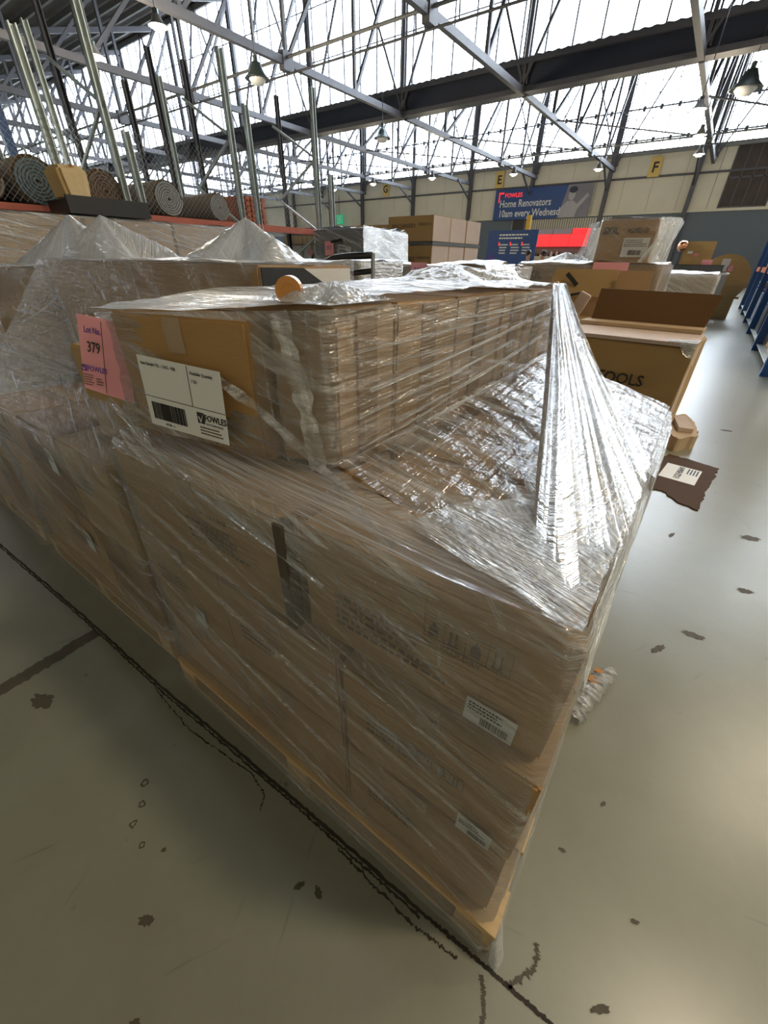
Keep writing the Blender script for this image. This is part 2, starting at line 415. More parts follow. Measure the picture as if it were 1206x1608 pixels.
# =============================================================== THE BUILDING
def struct(o): o['kind'] = 'structure'; return o
floor = struct(MB().box(XL, XR, GY[0], GY[3]+.3, -.2, 0).obj('floor', 'concrete'))
def ribbon(pts, w, m, parent, seed=1, z=.0012, name='joint_crack', jag=.5, sub=10):
    rd = random.Random(seed); L = []; Rr = []
    pts = [Vector((p[0], p[1], z)) for p in pts]
    for a, b in zip(pts, pts[1:]):
        t = (b-a).normalized(); nn = Vector((-t.y, t.x, 0))
        for i in range(sub):
            p = a.lerp(b, i/sub); c = nn*w*rd.uniform(-jag, jag)*.5
            L.append(p+c+nn*w*.5*rd.uniform(1-jag, 1+jag)); Rr.append(p+c-nn*w*.5*rd.uniform(1-jag, 1+jag))
    n = len(L); return put(name, mesh_from(name, L+Rr, [(i, i+1, n+i+1, n+i) for i in range(n-1)], m), parent)
ck = [(-4.2, .13), (-2.84, .194), (-1.80, .244), (-1.235, .262), (-.56, .300), (-.085, .318), (.06, .326), (.221, .334), (.6, .34), (1.4, .36)]
ribbon(ck, .009, 'crack', floor, 3, .0012, 'joint_crack', .3, 40)
ribbon([(a, b-.010) for a, b in ck[1:6]], .006, 'crack', floor, 5, .0014, 'joint_crack', .6, 80)
ribbon([(-.35, .29), (-.1, .285), (.02, .30)], .005, 'crack', floor, 6, .0014, 'joint_crack', 1.0, 40)
ribbon([(-1.25, .245), (-1.0, .232), (-.7, .27), (-.62, .255), (-.60, .22)], .004, 'crack', floor, 9, .0015, 'joint_crack', 1.0, 30)
ribbon([(-1.715, .235), (-1.705, -.11), (-1.69, -.8)], .062, 'stain', floor, 8, .001, 'worn_paint_stripe', .12, 30)
ribbon([(.075, .31), (.10, .27), (.115, .20), (.10, .15)], .009, 'stain', floor, 11, .0012, 'floor_stain', .5, 30)
ribbon([(.13, .33), (.17, .39), (.165, .44)], .009, 'stain', floor, 12, .0012, 'floor_stain', .9, 20)
def blotch(x, y, r, m='stain', seed=1, parent=floor, asp=1.0, rz=0.0, ring=False):
    rd = random.Random(seed); n = 26; V = []; F = []
    R1 = [r*rd.uniform(.65, 1.15) for _ in range(n)]
    for k in range(n):
        a = 2*pi*k/n; px_, py_ = cos(a)*R1[k]*asp, sin(a)*R1[k]
        V.append((x+px_*cos(rz)-py_*sin(rz), y+px_*sin(rz)+py_*cos(rz), .0011))
    if ring:
        for k in range(n): V.append((x+(V[k][0]-x)*.55, y+(V[k][1]-y)*.55, .0011))
        F = [(k, (k+1) % n, n+(k+1) % n, n+k) for k in range(n)]
    else: F = [tuple(range(n))]
    return put('floor_stain', mesh_from('floor_stain', V, F, m), parent)
for i, (x, y, r, asp, rz, ring) in enumerate([(-.95, .055, .013, 1, 0, True), (-.87, -.02, .011, 1, 0, True), (-.90, .02, .010, 1.2, 0, True), (-.80, -.03, .009, 1, 0, True), (-.64, -.10, .012, 2, .5, False),
        (-.38, .17, .008, 2.2, 1.1, False), (-.33, .19, .009, 2.0, -.4, False), (-1.53, -.03, .03, 1.6, .3, False), (-.74, .0, .007, 1, 0, False),
        (.35, .62, .006, 2, .5, False), (.23, .85, .006, 2, 1.2, False), (.42, 1.8, .02, 2.5, .1, False), (.62, 2.3, .02, 2, .4, False), (.55, 5.1, .03, 2, .1, False), (.30, 1.62, .014, 3, 1.0, False),
        (.31, .42, .008, 3, .7, False), (.16, .66, .006, 2, .2, False), (.66, 2.9, .03, 1.8, .4, False), (-.5, -.2, .012, 1.3, .4, False), (.27, 2.65, .012, 3, 1.3, False)]):
    blotch(x, y, r, 'stain', i+3, asp=asp, rz=rz, ring=ring)

# perimeter walls (the side, back and far walls; far wall in separate panels)
struct(MB().box(XL-.3, XL, GY[0], GY[3]+.3, 0, 9).obj('wall_left', 'cream'))
struct(MB().box(XR, XR+.3, GY[0], GY[3]+.3, 0, 15).obj('wall_right', 'cream'))
struct(MB().box(XL, XR, GY[0]-.3, GY[0], 0, 9).obj('wall_front', 'cream'))
YF = GY[3]
wall = struct(MB().box(XL, XR, YF+.12, YF+.3, 0, ZG).obj('wall_back', 'steelpale'))
pm = MB().box(0, 1.96, 0, .1, 0, 2.06).mesh('wall_panel', 'cream'); pm2 = MB().box(0, 1.96, 0, .1, 0, 1.38).mesh('wall_panel', 'cream')
gm = MB().box(0, 5.86, 0, .1, 0, 4.72).mesh('wall_panel', 'greywall')
i = 0; x = 3.5-5.93*12
while x < XR-2:
    if not (-2.0 < x+.9 < .9): put('wall_panel', pm, wall, (x, YF, 4.84)); put('wall_panel', pm2, wall, (x, YF, 7.02))
    x += 5.93/3; i += 1
cols = [3.5-6.07*k for k in range(12)]
cols[1:7] = [-3.70, -9.50, -15.6, -21.4, -27.7, -34.3]
for k in range(11): put('wall_panel', gm, wall, (cols[k+1]+.05, YF+.01, 0))
for xa, xb in ((-2.42, -1.80), (.96, 1.5)): MB().box(xa, xb, YF, YF+.1, 4.84, 8.3).obj('wall_panel', 'cream', wall)
win = struct(empty('window_2', (0, YF, 0)))
MB().box(-1.75, .85, 0, .06, 4.95, 8.3).obj('mesh_screen', 'brownwin', win)
b = MB()
for k in range(5): b.box(-1.78+k*.66, -1.70+k*.66, -.05, .02, 4.9, 8.35)
b.box(-1.8, .95, -.05, .02, 6.5, 6.6).obj('window_frame', 'steel', win)
MB().box(XL, XR, YF-.12, YF, 6.88, 7.0).obj('girt', 'steel', wall)
MB().box(XL, XR, YF-.14, YF, 4.68, 4.84).obj('girt', 'cream', wall)
MB().box(XL, XR, YF-.2, YF+.1, 8.25, ZG).obj('girt', 'steelpale', wall)
cm = MB().box(-.14, .14, -.34, -.02, 0, 14.2).mesh('wall_column', 'steel')
for cx in cols: put('wall_column', cm, wall, (cx, YF, 0))
# roller-door recess with ribbed beige shutter above the red light boxes
ro = struct(empty('door_1', (-12.2, YF-.16, 0)))
MB().box(-3.0, 3.6, -.02, .05, 2.9, 4.6).obj('door_panel', 'cream', ro)
rib = MB().box(-.03, .03, -.08, -.02, 2.9, 4.6).mesh('rib', 'steelpale')
for k in range(34): put('rib', rib, ro, (-2.95+k*.195, 0, 0))
d2 = struct(empty('door_2', (-16.1, YF-.16, 0))); MB().box(-.7, .5, -.05, .05, 0, 4.6).obj('door_panel', 'black', d2)
MB().box(-.85, -.7, -.1, .05, 0, 4.7).obj('door_frame', 'steelpale', d2)

# bay letters
for s, x, z in (('F', -6.5, 7.5), ('E', -18.66, 7.6), ('G', -31.2, 7.7)):
    o = MB().box(-.38, .38, -.06, 0, -.58, .58).obj('bay_sign', 'signyellow', None, (x, YF-.08, z))
    tag(o, 'yellow bay sign with black letter %s high on the cream wall' % s, 'sign')
    text(s, .85, 'ink', o, (0, -.07, -.3), align='CENTER', bold=.02)
# saw-tooth glazing
def glazing(gy, num, x0, x1, gm_='glass'):
    w = struct(empty('window_%d' % num, (0, gy, 0)))
    st = 1.06; n = int((x1-x0)/st)
    pane = MB().box(.025, st-.025, .0, .012, ZG, ZT).mesh('pane', gm_); bar = MB().box(-.028, .028, -.05, .05, ZG, ZT).mesh('glazing_bar', 'steel')
    for k in range(n):
        put('pane', pane, w, (x0+k*st, 0, 0)); put('glazing_bar', bar, w, (x0+k*st, 0, 0))
    for z in (10.3, 12.2): MB().bar((x0, -.12, z), (x1, -.12, z), .05, n=6).obj('glazing_rail', 'steel', w)
    MB().box(x0, x1, -.12, .12, ZT-.05, ZT+.2).obj('head_beam', 'steel', w)
    return w
glazing(GY[1], 5, XL, XR, 'glass_dimmed'); g22 = glazing(GY[2], 1, XL, XR); g43 = glazing(GY[3], 3, XL, XR)  # first glazing is out of view, its panes dimmed for light balance
# roofs: corrugated sheet rising from each gutter to the head of the next glazing
def roof(y0, y1, num):
    b = MB(); V = []; F = []; step = .19; n = int((XR-XL)/step)
    for k in range(n+1):
        x = XL+k*step; dz = .045 if k % 2 else 0
        for (y, z) in ((y0, ZG+.05), (y1, ZT+.12)): V.append((x, y, z+dz)); 
    for k in range(n+1):
        x = XL+k*step; dz = .045 if k % 2 else 0
        for (y, z) in ((y0, ZG+.12), (y1, ZT+.19)): V.append((x, y, z+dz))
    o = 2*(n+1)
    for k in range(n): F += [(2*k, 2*k+2, 2*k+3, 2*k+1), (o+2*k, o+2*k+1, o+2*k+3, o+2*k+2)]
    c = struct(put('ceiling', mesh_from('ceiling', V, F, 'roof'), None))
    sl = (ZT-ZG)/(y1-y0)
    for j in range(12):
        y = y0+.8+j*(y1-y0-1)/11; MB().box(XL, XR, y-.06, y+.06, ZG+sl*(y-y0)-.20, ZG+sl*(y-y0)+.04).obj('purlin', 'steelpale', c)
    return c
roof(GY[0], GY[1], 1); roof(GY[1], GY[2], 2); roof(GY[2], GY[3], 3)
for gy in GY[1:3]:
    g = struct(empty('trim_%d' % (GY.index(gy)), (0, gy, 0)))
    MB().box(XL, XR, -.10, .08, 7.62, 8.30).obj('gutter_web', 'dark', g)
    MB().box(XL, XR, -.30, .10, 8.30, 8.48).obj('gutter_lip', 'steel', g)
    MB().box(XL, XR, -.32, .30, 7.45, 7.62).obj('gutter_flange', 'steel', g)
# roof trusses
TXs = [3.25-6.2*k for k in range(12)]; TXs[1:4] = [-2.95, -9.3, -15.4]
nodesY = [0, 4.2, 8.4, 12.56, 16.5, 20.4]
def truss_parts():
    P = []; sl = (ZT-ZG)/20.4; top = [ZG+sl*y-.35 for y in nodesY]
    def a(n, m, *args, **k): P.append((n, MB().bar(*args, **k).mesh(n, m)))
    a('bottom_chord', 'steel', (0, .1, 7.5), (0, 20.3, 7.5), .19, .22)
    a('top_chord', 'steel', (0, .1, ZG-.3), (0, 20.3, ZT-.35), .2, .22)
    for i in range(1, 6): a('web_post', 'steel', (0, nodesY[i]-(.2 if i == 5 else 0), 7.5), (0, nodesY[i]-(.2 if i == 5 else 0), top[i]), .13)
    for i in range(1, 5):
        a('web_diagonal', 'steel', (0, nodesY[i], 7.5), (0, nodesY[i+1]-.1, top[i+1]), .12)
    a('gusset_plate', 'steel', (-.13, 12.56, 7.5), (.13, 12.56, 7.5), .5, .5)
    return P
TP = truss_parts()
for bi, gy in enumerate(GY[1:3]):
    for k, x in enumerate(TXs):
        t = struct(empty('roof_truss', (x, gy, 0)))
        for n, me in TP: put(n, me, t)
        # bracing in the plane of the glazing
        put('glazing_brace', MB().bar((0, 20.15, 7.7), (3.1, 20.15, ZT), .09).mesh('glazing_brace', 'steel'), t)
        put('glazing_brace', MB().bar((0, 20.15, 7.7), (-3.1, 20.15, ZT), .09).mesh('glazing_brace', 'steel'), t)
        put('double_post', MB().bar((-.14, 20.2, 7.7), (-.14, 20.2, ZT), .07).bar((.14, 20.2, 7.7), (.14, 20.2, ZT), .07).mesh('double_post', 'steel'), t)
    # pair of longitudinal pipes through the truss nodes
    g = struct(empty('trim_%d' % (bi+3), (0, gy+12.56, 0)))
    MB().bar((XL, 0, 7.62), (XR, 0, 7.62), .10, n=6).obj('pipe', 'steelpale', g); MB().bar((XL, .1, 7.22), (XR, .1, 7.22), .07, n=6).obj('pipe', 'steel', g)
    st = MB().bar((0, .05, 7.2), (0, .0, 7.64), .04).mesh('pipe_strut', 'steel')
    for k in range(48): put('pipe_strut', st, g, (-62+k*1.45, 0, 0))
    for k in range(11):
        x0, x1 = TXs[k+1], TXs[k]
        if bi: MB().bar((x0, -8.0, 7.5), (x1, 0, 7.5), .07, n=6).obj('wind_brace', 'steel', g)
# pipes with clamps in front of the far glazing
g = struct(empty('trim_6', (0, YF-1.2, 0)))
for z in (8.9, 10.6): MB().bar((XL, 0, z), (XR, 0, z), .10, n=6).obj('pipe', 'steel', g)
cl = MB().box(-.09, .09, -.09, .09, -.16, .12).mesh('pipe_clamp', 'steel')
for k in range(60):
    put('pipe_clamp', cl, g, (-60+k*1.06, 0, 8.9)); put('pipe_clamp', cl, g, (-60+k*1.06, 0, 10.6))
for cx in cols: MB().bar((cx, 1.1, 6.2), (cx, -1.6, 7.5), .12).obj('knee_brace', 'steel', g)

# ------------------------------------------------------------------ lamps
def dome_lamp(x, y, z, r, label, lit, group, top=7.5):
    o = MB().lathe([(.0, z+r*.95), (.12*r/.4, z+r*.95), (.2*r/.4, z+r*.6), (r*.62, z+r*.35), (r*.95, z+.02), (r, z), (r*.94, z), (r*.6, z+r*.3), (.0, z+r*.5)], 20).obj('dome_lamp', 'lamp' if not lit else 'steelpale', None, (x, y, 0), smooth=True)
    tag(o, label, 'lamp', group)
    k = 0 if y < GY[1] else (1 if y < GY[2] else 2)
    top = ZG+.09+(ZT-ZG)*(y-GY[k])/(GY[k+1]-GY[k])
    MB().bar((0, 0, z+r*.9), (0, 0, top), .03, n=6).obj('hanger_rod', 'steel', o)
    MB().bar((0, 0, z+r*.85), (0, 0, z+r*1.3), .16, n=8).obj('lamp_housing', 'lamp', o)
    MB().lathe([(0, z-r*.35), (r*.45, z-r*.28), (r*.66, z-r*.02), (r*.5, z+r*.28), (0, z+r*.4)], 14).obj('bulb', 'bulb' if lit else 'white', o, smooth=True)
    if lit:
        l = bpy.data.lights.new('lamp_glow', 'POINT'); l.energy = lit; l.color = (1, .85, .62); l.shadow_soft_size = .35
        lo = bpy.data.objects.new('lamp_glow', l); link(lo, o); lo.location = (0, 0, z-.2)
    return o
dome_lamp(-1.35, 22.6, 6.45, .50, 'dark green dome lamp hanging unlit by the gutter at upper right', 0, None)
dome_lamp(-15.3, 20.8, 6.35, .42, 'unlit dome lamp hanging just under the dark gutter at centre', 0, None)
dome_lamp(-14.6, 12.8, 6.45, .42, 'unlit grey dome lamp on the truss above the left racks', 0, None)
dome_lamp(-14.0, 9.1, 6.5, .24, 'lit high-bay lamp in front of the dark roof at upper left', 350, None)
dome_lamp(-17.4, 9.0, 6.5, .24, 'lit high-bay lamp lower left under the dark roof, beside a tall post', 350, None)
for i, (x, y, z, w) in enumerate([(-26.5, 29.7, 6.0, 'far left'), (-22.2, 29.1, 6.0, 'second from left'), (-17.4, 29.2, 6.0, 'above the stacked cartons'), (-12.4, 30.6, 6.0, 'above the blue banner'), (-7.7, 31.6, 6.0, 'right of the blue banner'),
        (-2.78, 30.2, 6.0, 'lowest of the three in line at right'), (-2.6, 26.1, 6.0, 'middle of the three in line at right'), (-2.5, 22.1, 6.0, 'topmost of the three in line at right')]):
    dome_lamp(x, y, z, .26, 'lit lamp in front of the cream wall, '+w, 90, None)

for i, (x, y) in enumerate(((-2.5, -7.0), (4.6, -2.0), (-7.5, -4.0), (1.0, -11.0), (-5.5, -12.0), (6.0, -8.0))):
    dome_lamp(x, y, 6.0, .36, ['nearest left', 'nearest right', 'far left', 'middle rear', 'left rear', 'right rear'][i]+' lit high-bay lamp behind the viewer', 10, 'lamps behind the viewer')
dome_lamp(2.6, 2.2, 6.4, .36, 'added unseen fill lamp over the right-hand aisle near the viewer', 210, None, 8.6)  # fill light added out of view: brightens right floor, leaves left shaded
dome_lamp(3.4, 6.5, 6.4, .36, 'added unseen fill lamp over the right-hand aisle beyond the viewer', 200, None, 7.5)  # another added lamp outside the frame, brightening the aisle farther on
# ------------------------------------------------------------------ banners
bn = MB().box(-18.7, -10.47, -.06, 0, 4.62, 6.82).obj('banner', 'bannerblue', None, (0, YF-.42, 0))
tag(bn, 'long blue banner with white lettering high on the cream wall', 'banner')
text('Home Renovators', .74, 'paper', bn, (-18.2, -.07, 5.55), bold=.008, sx=.83); text('10am every Wednesday', .74, 'paper', bn, (-18.2, -.07, 4.85), bold=.008, sx=.83)
text('FOWLES', .42, 'red', bn, (-17.8, -.07, 6.25), bold=.006)
put('logo', MB().box(0, .1, -.01, 0, -.25, .45).box(0, .45, -.01, 0, .35, .47).mesh('logo', 'red'), bn, (-18.35, -.065, 6.15))
gp = MB().add([(-12.9, -.07, 4.62), (-10.47, -.07, 4.62), (-10.47, -.07, 6.82), (-12.4, -.07, 6.82), (-12.9, -.062, 4.62), (-10.47, -.062, 4.62), (-10.47, -.062, 6.82), (-12.4, -.062, 6.82)], [(0, 1, 2, 3), (4, 7, 6, 5), (0, 3, 7, 4), (1, 5, 6, 2), (0, 4, 5, 1), (3, 2, 6, 7)]).obj('photo_print', 'bannergrey', bn)
def disc(name, pts, y0, m, parent):
    n = len(pts); return put(name, mesh_from(name, [(a, y0, c) for a, c in pts]+[(a, y0+.006, c) for a, c in pts], [tuple(range(n)), tuple(range(n, 2*n))[::-1]]+[(k, n+k, n+(k+1) % n, (k+1) % n) for k in range(n)], m), parent)
el = lambda cx, cz, rx, rz, n=16: [(cx+rx*cos(2*pi*k/n), cz+rz*sin(2*pi*k/n)) for k in range(n)]
disc('printed_face', el(-12.0, 6.15, .27, .38), -.08, 'printgrey', bn); disc('printed_hair', el(-11.95, 6.48, .34, .22), -.09, 'navy', bn)
disc('printed_shirt', [(-12.8, 4.64), (-11.5, 4.64), (-11.35, 5.4), (-11.8, 5.75), (-12.3, 5.75), (-12.75, 5.3)], -.075, 'printgrey', bn)
disc('printed_arm', [(-11.6, 5.2), (-11.5, 5.5), (-10.8, 6.2), (-10.65, 6.05), (-11.4, 5.15)], -.085, 'printgrey', bn)
b2 = MB().box(-6.9, -5.2, 0, .05, .95, 2.3).obj('banner', 'bannerblue', None, (0, 17.6, -.179)); b2.scale = (1.128, 1, 1.128); tag(b2, 'smaller blue banner behind the cartons, below the long banner', 'banner')
MB().box(-6.9, -5.2, .0, .05, .16, .95).obj('banner_stand', 'greybox', b2)
fine_print(b2, -6.5, 2.15, 1.1, 2, .09, -.006, 5, 'paper')
for k in range(3): fine_print(b2, -6.45+k*.4, 1.88, .3, 4, .08, -.006, 6+k, 'paper'); MB().box(-6.5+k*.4, -6.46+k*.4, -.01, 0, 1.87, 1.97).obj('red_mark', 'red', b2)
disc('logo', [(-6.85, 1.3), (-6.6, 1.3), (-6.62, 1.5), (-6.7, 1.68), (-6.82, 1.5)], -.004, 'purple', b2)
# red light boxes of a shop display with goods shelf
rdx = empty('display_wall', (-6.95, 25.0, 0), 0, 'shop display with three red illuminated header panels in the far aisle', 'display')
for k in range(3): MB().box(-1.62+k*.93, -.72+k*.93, 0, .1, 2.1, 2.62).obj('header_panel', 'red', rdx)
for k in range(3): MB().box(-1.55+k*.93, -.68+k*.93, .02, .1, 2.63, 2.85).obj('header_panel', 'lilac' if k < 2 else 'red', rdx)
MB().box(-1.65, 1.3, .1, .5, 0, 1.62).obj('counter', 'cream', rdx); MB().box(-1.65, 1.3, .0, .55, 1.62, 1.68).obj('shelf', 'white', rdx)
MB().box(1.2, 1.75, 0, .3, 0, 2.85).obj('end_panel', 'white', rdx); MB().box(-1.65, 1.2, .35, .45, 1.68, 2.86).obj('back_panel', 'steelpale', rdx)
rd = random.Random(4)
for k in range(20):
    hh = rd.uniform(.1, .24); o = MB().lathe([(.0, 0), (.055, 0), (.055, hh*.7), (.03, hh*.85), (.03, hh), (0, hh)], 10).obj('goods_jar', rd.choice(['black', 'greybox', 'white', 'card_dark']), None, (-8.45+k*.135, 25.15, 1.681))
    tag(o, 'small jar in the row of goods below the red display panels', 'jar', 'goods below the red panels')
yp = MB().box(-.10, .10, -.1, .1, 0, 3.42).obj('column_guard', 'yellow', None, (-8.78, 24.6, 0)); tag(yp, 'tall yellow post left of the red display panels', 'post')
MB().box(-.18, .18, -.16, .16, 0, .03).obj('base_plate', 'steel', yp)
ex = MB().box(-.42, .42, -.05, .05, -.42, .42).obj('exit_sign', 'green', None, (-37.4, YF-.5, 5.3)); tag(ex, 'green exit sign with white running figure on the far wall', 'sign')
disc('figure', [(-.16, -.34), (-.05, -.3), (.05, -.02), (.22, -.2), (.28, -.1), (.08, .14), (-.06, .2), (-.22, .05), (-.12, .0), (-.06, -.1)], -.06, 'paper', ex); disc('figure_head', el(.12, .26, .09, .09), -.06, 'paper', ex)
MB().bar((0, .04, 0), (0, .45, 0), .08).obj('bracket', 'steel', ex)
MB().bar((0, 0, .4), (0, 0, 2.2), .04).obj('hanger_rod', 'steel', ex)

# =============================================================== NEAREST LOAD (pallet A)
pallet(-1.20, .065, .345, 1.56, 'pine pallet under the nearest wrapped load', rz=.01)
fA = dict(group=None)
def lowA(x0, x1, y0, y1, z0, z1, lab, m='card', **k): return carton(x0, x1, y0, y1, z0, z1, lab, m, rz=k.pop('rz', .012), **k)
L = []
# three layers, three columns at the front
cx_ = [(-1.185, -.80), (-.785, -.385), (-.37, .030)]
names = ['left', 'middle', 'right-hand']
cA = []
for li, (z0, z1, w) in enumerate([(.122, .418, 'bottom'), (.424, .716, 'middle')]):
    for ci, (a, b_) in enumerate(cx_):
        o = lowA(a+.0, b_, .375, .76, z0, z1, '%s carton of the %s layer at the front of the nearest load' % (names[ci], w), 'card' if (li+ci) % 2 else 'card2', seed=li*3+ci)
        cA.append(o)
        if ci == 2 and li: front_label(o, .092, .012, .070, .055, 0, True, 3+li)
    for yi, (a, b_) in enumerate([(.775, 1.16), (1.175, 1.545)]):
        for ci in (0, 2): lowA(cx_[ci][0], cx_[ci][1], a, b_, z0, z1, '%s carton of the %s layer, %s row of the nearest load' % (names[ci], w, ['second', 'rear'][yi]), 'card', tape=None)
# top layer of the lower tier
tl = lowA(-1.125, -.525, .375, .76, .722, .990, 'left carton of the third layer at the front of the nearest load', 'card', rz=.035, seed=4.0)
tr = lowA(-.485, .012, .405, .80, .722, .990, 'right corner carton of the third layer, with barcode label, nearest load', 'card', rz=.02, seed=9.0)
lowA(-.485, .005, .82, 1.21, .722, .985, 'middle carton on the right of the third layer, nearest load', 'card2', rz=.01, seed=12.0)
lowA(-.48, -.005, 1.23, 1.60, .722, .985, 'rear right carton of the third layer, nearest load', 'card', rz=.0, seed=15.0)
lowA(-1.01, -.53, .785, 1.19, .722, .99, 'second carton on the left of the third layer, nearest load', 'card', tape=None)
lowA(-1.01, -.53, 1.21, 1.59, .722, .99, 'rear left carton of the third layer, nearest load', 'card', tape=None)
# strap between the two top cartons
st = MB().box(-.520, -.494, .371, .40, .722, .99).obj('strap', 'strap'); tag(st, 'black plastic edge strip between two cartons of the nearest load', 'strap')
# printing
l1 = front_label(tr, .118, .020, .085, .060, .02, True, 11)
fine_print(tr, -.16, .145, .24, 5, .018, -tr['sy']/2-.0085, 12)
def pict(parent, x, z, s=.03, yy=-.008):
    y = -parent['sy']/2+yy; b = MB()
    b.box(x, x+s*4.2, y, y+.0006, z+s*1.35, z+s*1.42).box(x, x+s*4.2, y, y+.0006, z-.002, z)
    for k in range(5): b.box(x+k*s*1.05-.0006, x+k*s*1.05+.0006, y, y+.0006, z, z+s*1.4)
    for k in range(4):
        q = x+k*s*1.05+s*.25
        if k in (0, 2): b.add([(q, y, z+s*.2), (q+s*.5, y, z+s*.2), (q+s*.5, y, z+s*.7), (q+s*.25, y, z+s*1.2), (q, y, z+s*.7)], [(0, 1, 2, 3, 4)])
        else: b.box(q, q+s*.12, y, y+.0006, z+s*.2, z+s*1.1).box(q+s*.3, q+s*.42, y, y+.0006, z+s*.2, z+s*1.1).box(q-.002, q+s*.5, y, y+.0006, z+s*.15, z+s*.25)
    return b.obj('handling_marks', 'faintink', parent)
pict(tr, .03, .165, .034); front_text(tr, 'KEEP DRY', .016, .06, .15)
front_text(tl, 'G.W:  16.5 KGS', .018, .02, .19, 'faintink'); fine_print(tl, -.02, .16, .22, 4, .017, -tl['sy']/2-.0085, 14)
for o, s_ in ((cA[5], 5), (cA[4], 6), (cA[3], 7), (cA[1], 8), (cA[2], 9)):
    fine_print(o, -.13, .17, .15, 3, .02, -o['sy']/2-.0085, s_)
pict(cA[5], -.02, .15, .026); pict(cA[2], -.08, .14, .022)
l = front_label(cA[3], .02, .02, .05, .07, .1, False, 4)
# upper tier -------------------------------------------------------------
u1 = carton(-1.125, -.725, .475, .80, 1.004, 1.295, 'white-labelled upper carton at the left front of the nearest load', 'card', rz=.19, seed=21, tape='top')
u2 = carton(-.715, -.56, .575, .80, 1.004, 1.30, 'narrow upper carton with pushed-in flap between the labelled carton and the corner', 'card2', rz=.19, seed=22, tape=None)
ys = [(.595, .78), (.79, 1.02), (1.03, 1.26), (1.27, 1.43), (1.44, 1.60)]
for i, (a, b_) in enumerate(ys):
    t = (a+b_)/2; xr = -.548+(t-.57)*.10
    u = carton(xr-.40 if i else xr-.30, xr, a+.012 if i == 0 else a, b_, 1.004+(.0 if i < 3 else 0), 1.325, ['corner', 'second', 'third', 'fourth', 'rearmost'][i]+' upright carton of the upper row facing the aisle, nearest load', ['card2', 'card', 'card2', 'card', 'card2'][i], rz=-.10, seed=30+i, tape=None)
    sx = (.30 if i == 0 else .40)/2
    MB().box(sx-.001, sx+.0062, -.028, .028, .0, .315).obj('tape', 'card3', u)
# shipping label on the labelled carton
wl = put('shipping_label', MB().box(0, .30, -.0008, 0, 0, .165).mesh('shipping_label', 'paper'), None, (-.985, .420, 1.064), (radians(-2), radians(3), .19)); wl.scale = (.79, 1, .95)
tag(wl, 'large white shipping label with barcode and shop logo on the front carton', 'label')
MB().box(.0, .30, -.0016, -.0008, .072, .0733).box(.185, .1863, -.0016, -.0008, .073, .163).obj('rule_line', 'ink', wl)
barcode(wl, .02, .018, .13, .042, -.0018, 31, 'ink', 34)
text('187382 : 6', .009, 'ink', wl, (.06, -.0017, .006)); text('Item Sample 732. - 154.5 - 958', .0105, 'ink', wl, (.012, -.0017, .146)); text('Available Quantity', .0105, 'ink', wl, (.195, -.0017, .146)); text('1 EA', .0105, 'ink', wl, (.195, -.0017, .128))
text('FOWLES', .021, 'ink', wl, (.222, -.0017, .046), bold=.0003); text('AUCTIONS+SALES', .0075, 'ink', wl, (.226, -.0017, .036))
def tick(parent, x, z, s, m, m2, y):
    MB().box(x, x+s, y-.0004, y, z, z+s).obj('logo', m, parent)
    b = MB(); b.add([(x+s*.12, y-.0008, z+s*.62), (x+s*.32, y-.0008, z+s*.62), (x+s*.45, y-.0008, z+s*.3), (x+s*.95, y-.0008, z+s*.98), (x+s*.45, y-.0008, z+s*.05)], [(0, 4, 2, 1), (2, 4, 3)]).obj('logo_tick', m2, parent)
tick(wl, .196, .037, .026, 'ink', 'paper', -.0014)
fine_print(wl, .20, .026, .085, 3, .0075, -.0016, 41, 'faintink')
# pink lot card
pk = put('lot_card', loft('tmp', [[(0, 0, 0), (.062, -.004, -.006), (.135, .004, -.016)], [(.004, -.006, .16), (.062, -.010, .162), (.135, -.004, .16)]], 12, 'pinkpaper', None, 0.0, 14).data, None, (-1.18, .372, 1.126), (radians(-3), radians(13), .7)); pk.scale = (.82, 1, 1.06)
bpy.data.objects.remove(bpy.data.objects['tmp'])
tag(pk, 'pink lot number card stuck on the film at the corner of the nearest load', 'tag')
for (s_, sz, x, z, m) in (('Lot No.', .019, .022, .127, 'purple'), ('379', .032, .026, .087, 'ink'), ('FOWLES', .0165, .021, .045, 'purple')):
    text(s_, sz, m, pk, (x, -.0125, z), bold=.0003, sx=.72 if s_ != 'FOWLES' else .85)
tick(pk, .006, .043, .014, 'purple', 'pinkpaper', -.0122)
MB().box(.067, .0684, -.0125, -.0115, .0, .155).obj('rule_line', 'ink', pk)
fine_print(pk, .008, .034, .03, 5, .0055, -.0120, 42, 'faintink'); fine_print(pk, .042, .028, .02, 3, .006, -.0120, 43, 'faintink')
# tape roll under the film on top
tp = MB().lathe([(.012, -.02), (.024, -.02), (.024, .02), (.012, .02), (.012, -.02)], 28, axis='y').obj('tape_roll', 'tape', None, (-.66, .60, 1.350), (0, 0, .7), smooth=False)
tag(tp, 'roll of brown parcel tape standing on top of the nearest load under film', 'tape roll')
MB().lathe([(.0, -.0195), (.0118, -.0195), (.0118, .0195), (0, .0195)], 20, axis='y').obj('core', 'tape', tp)

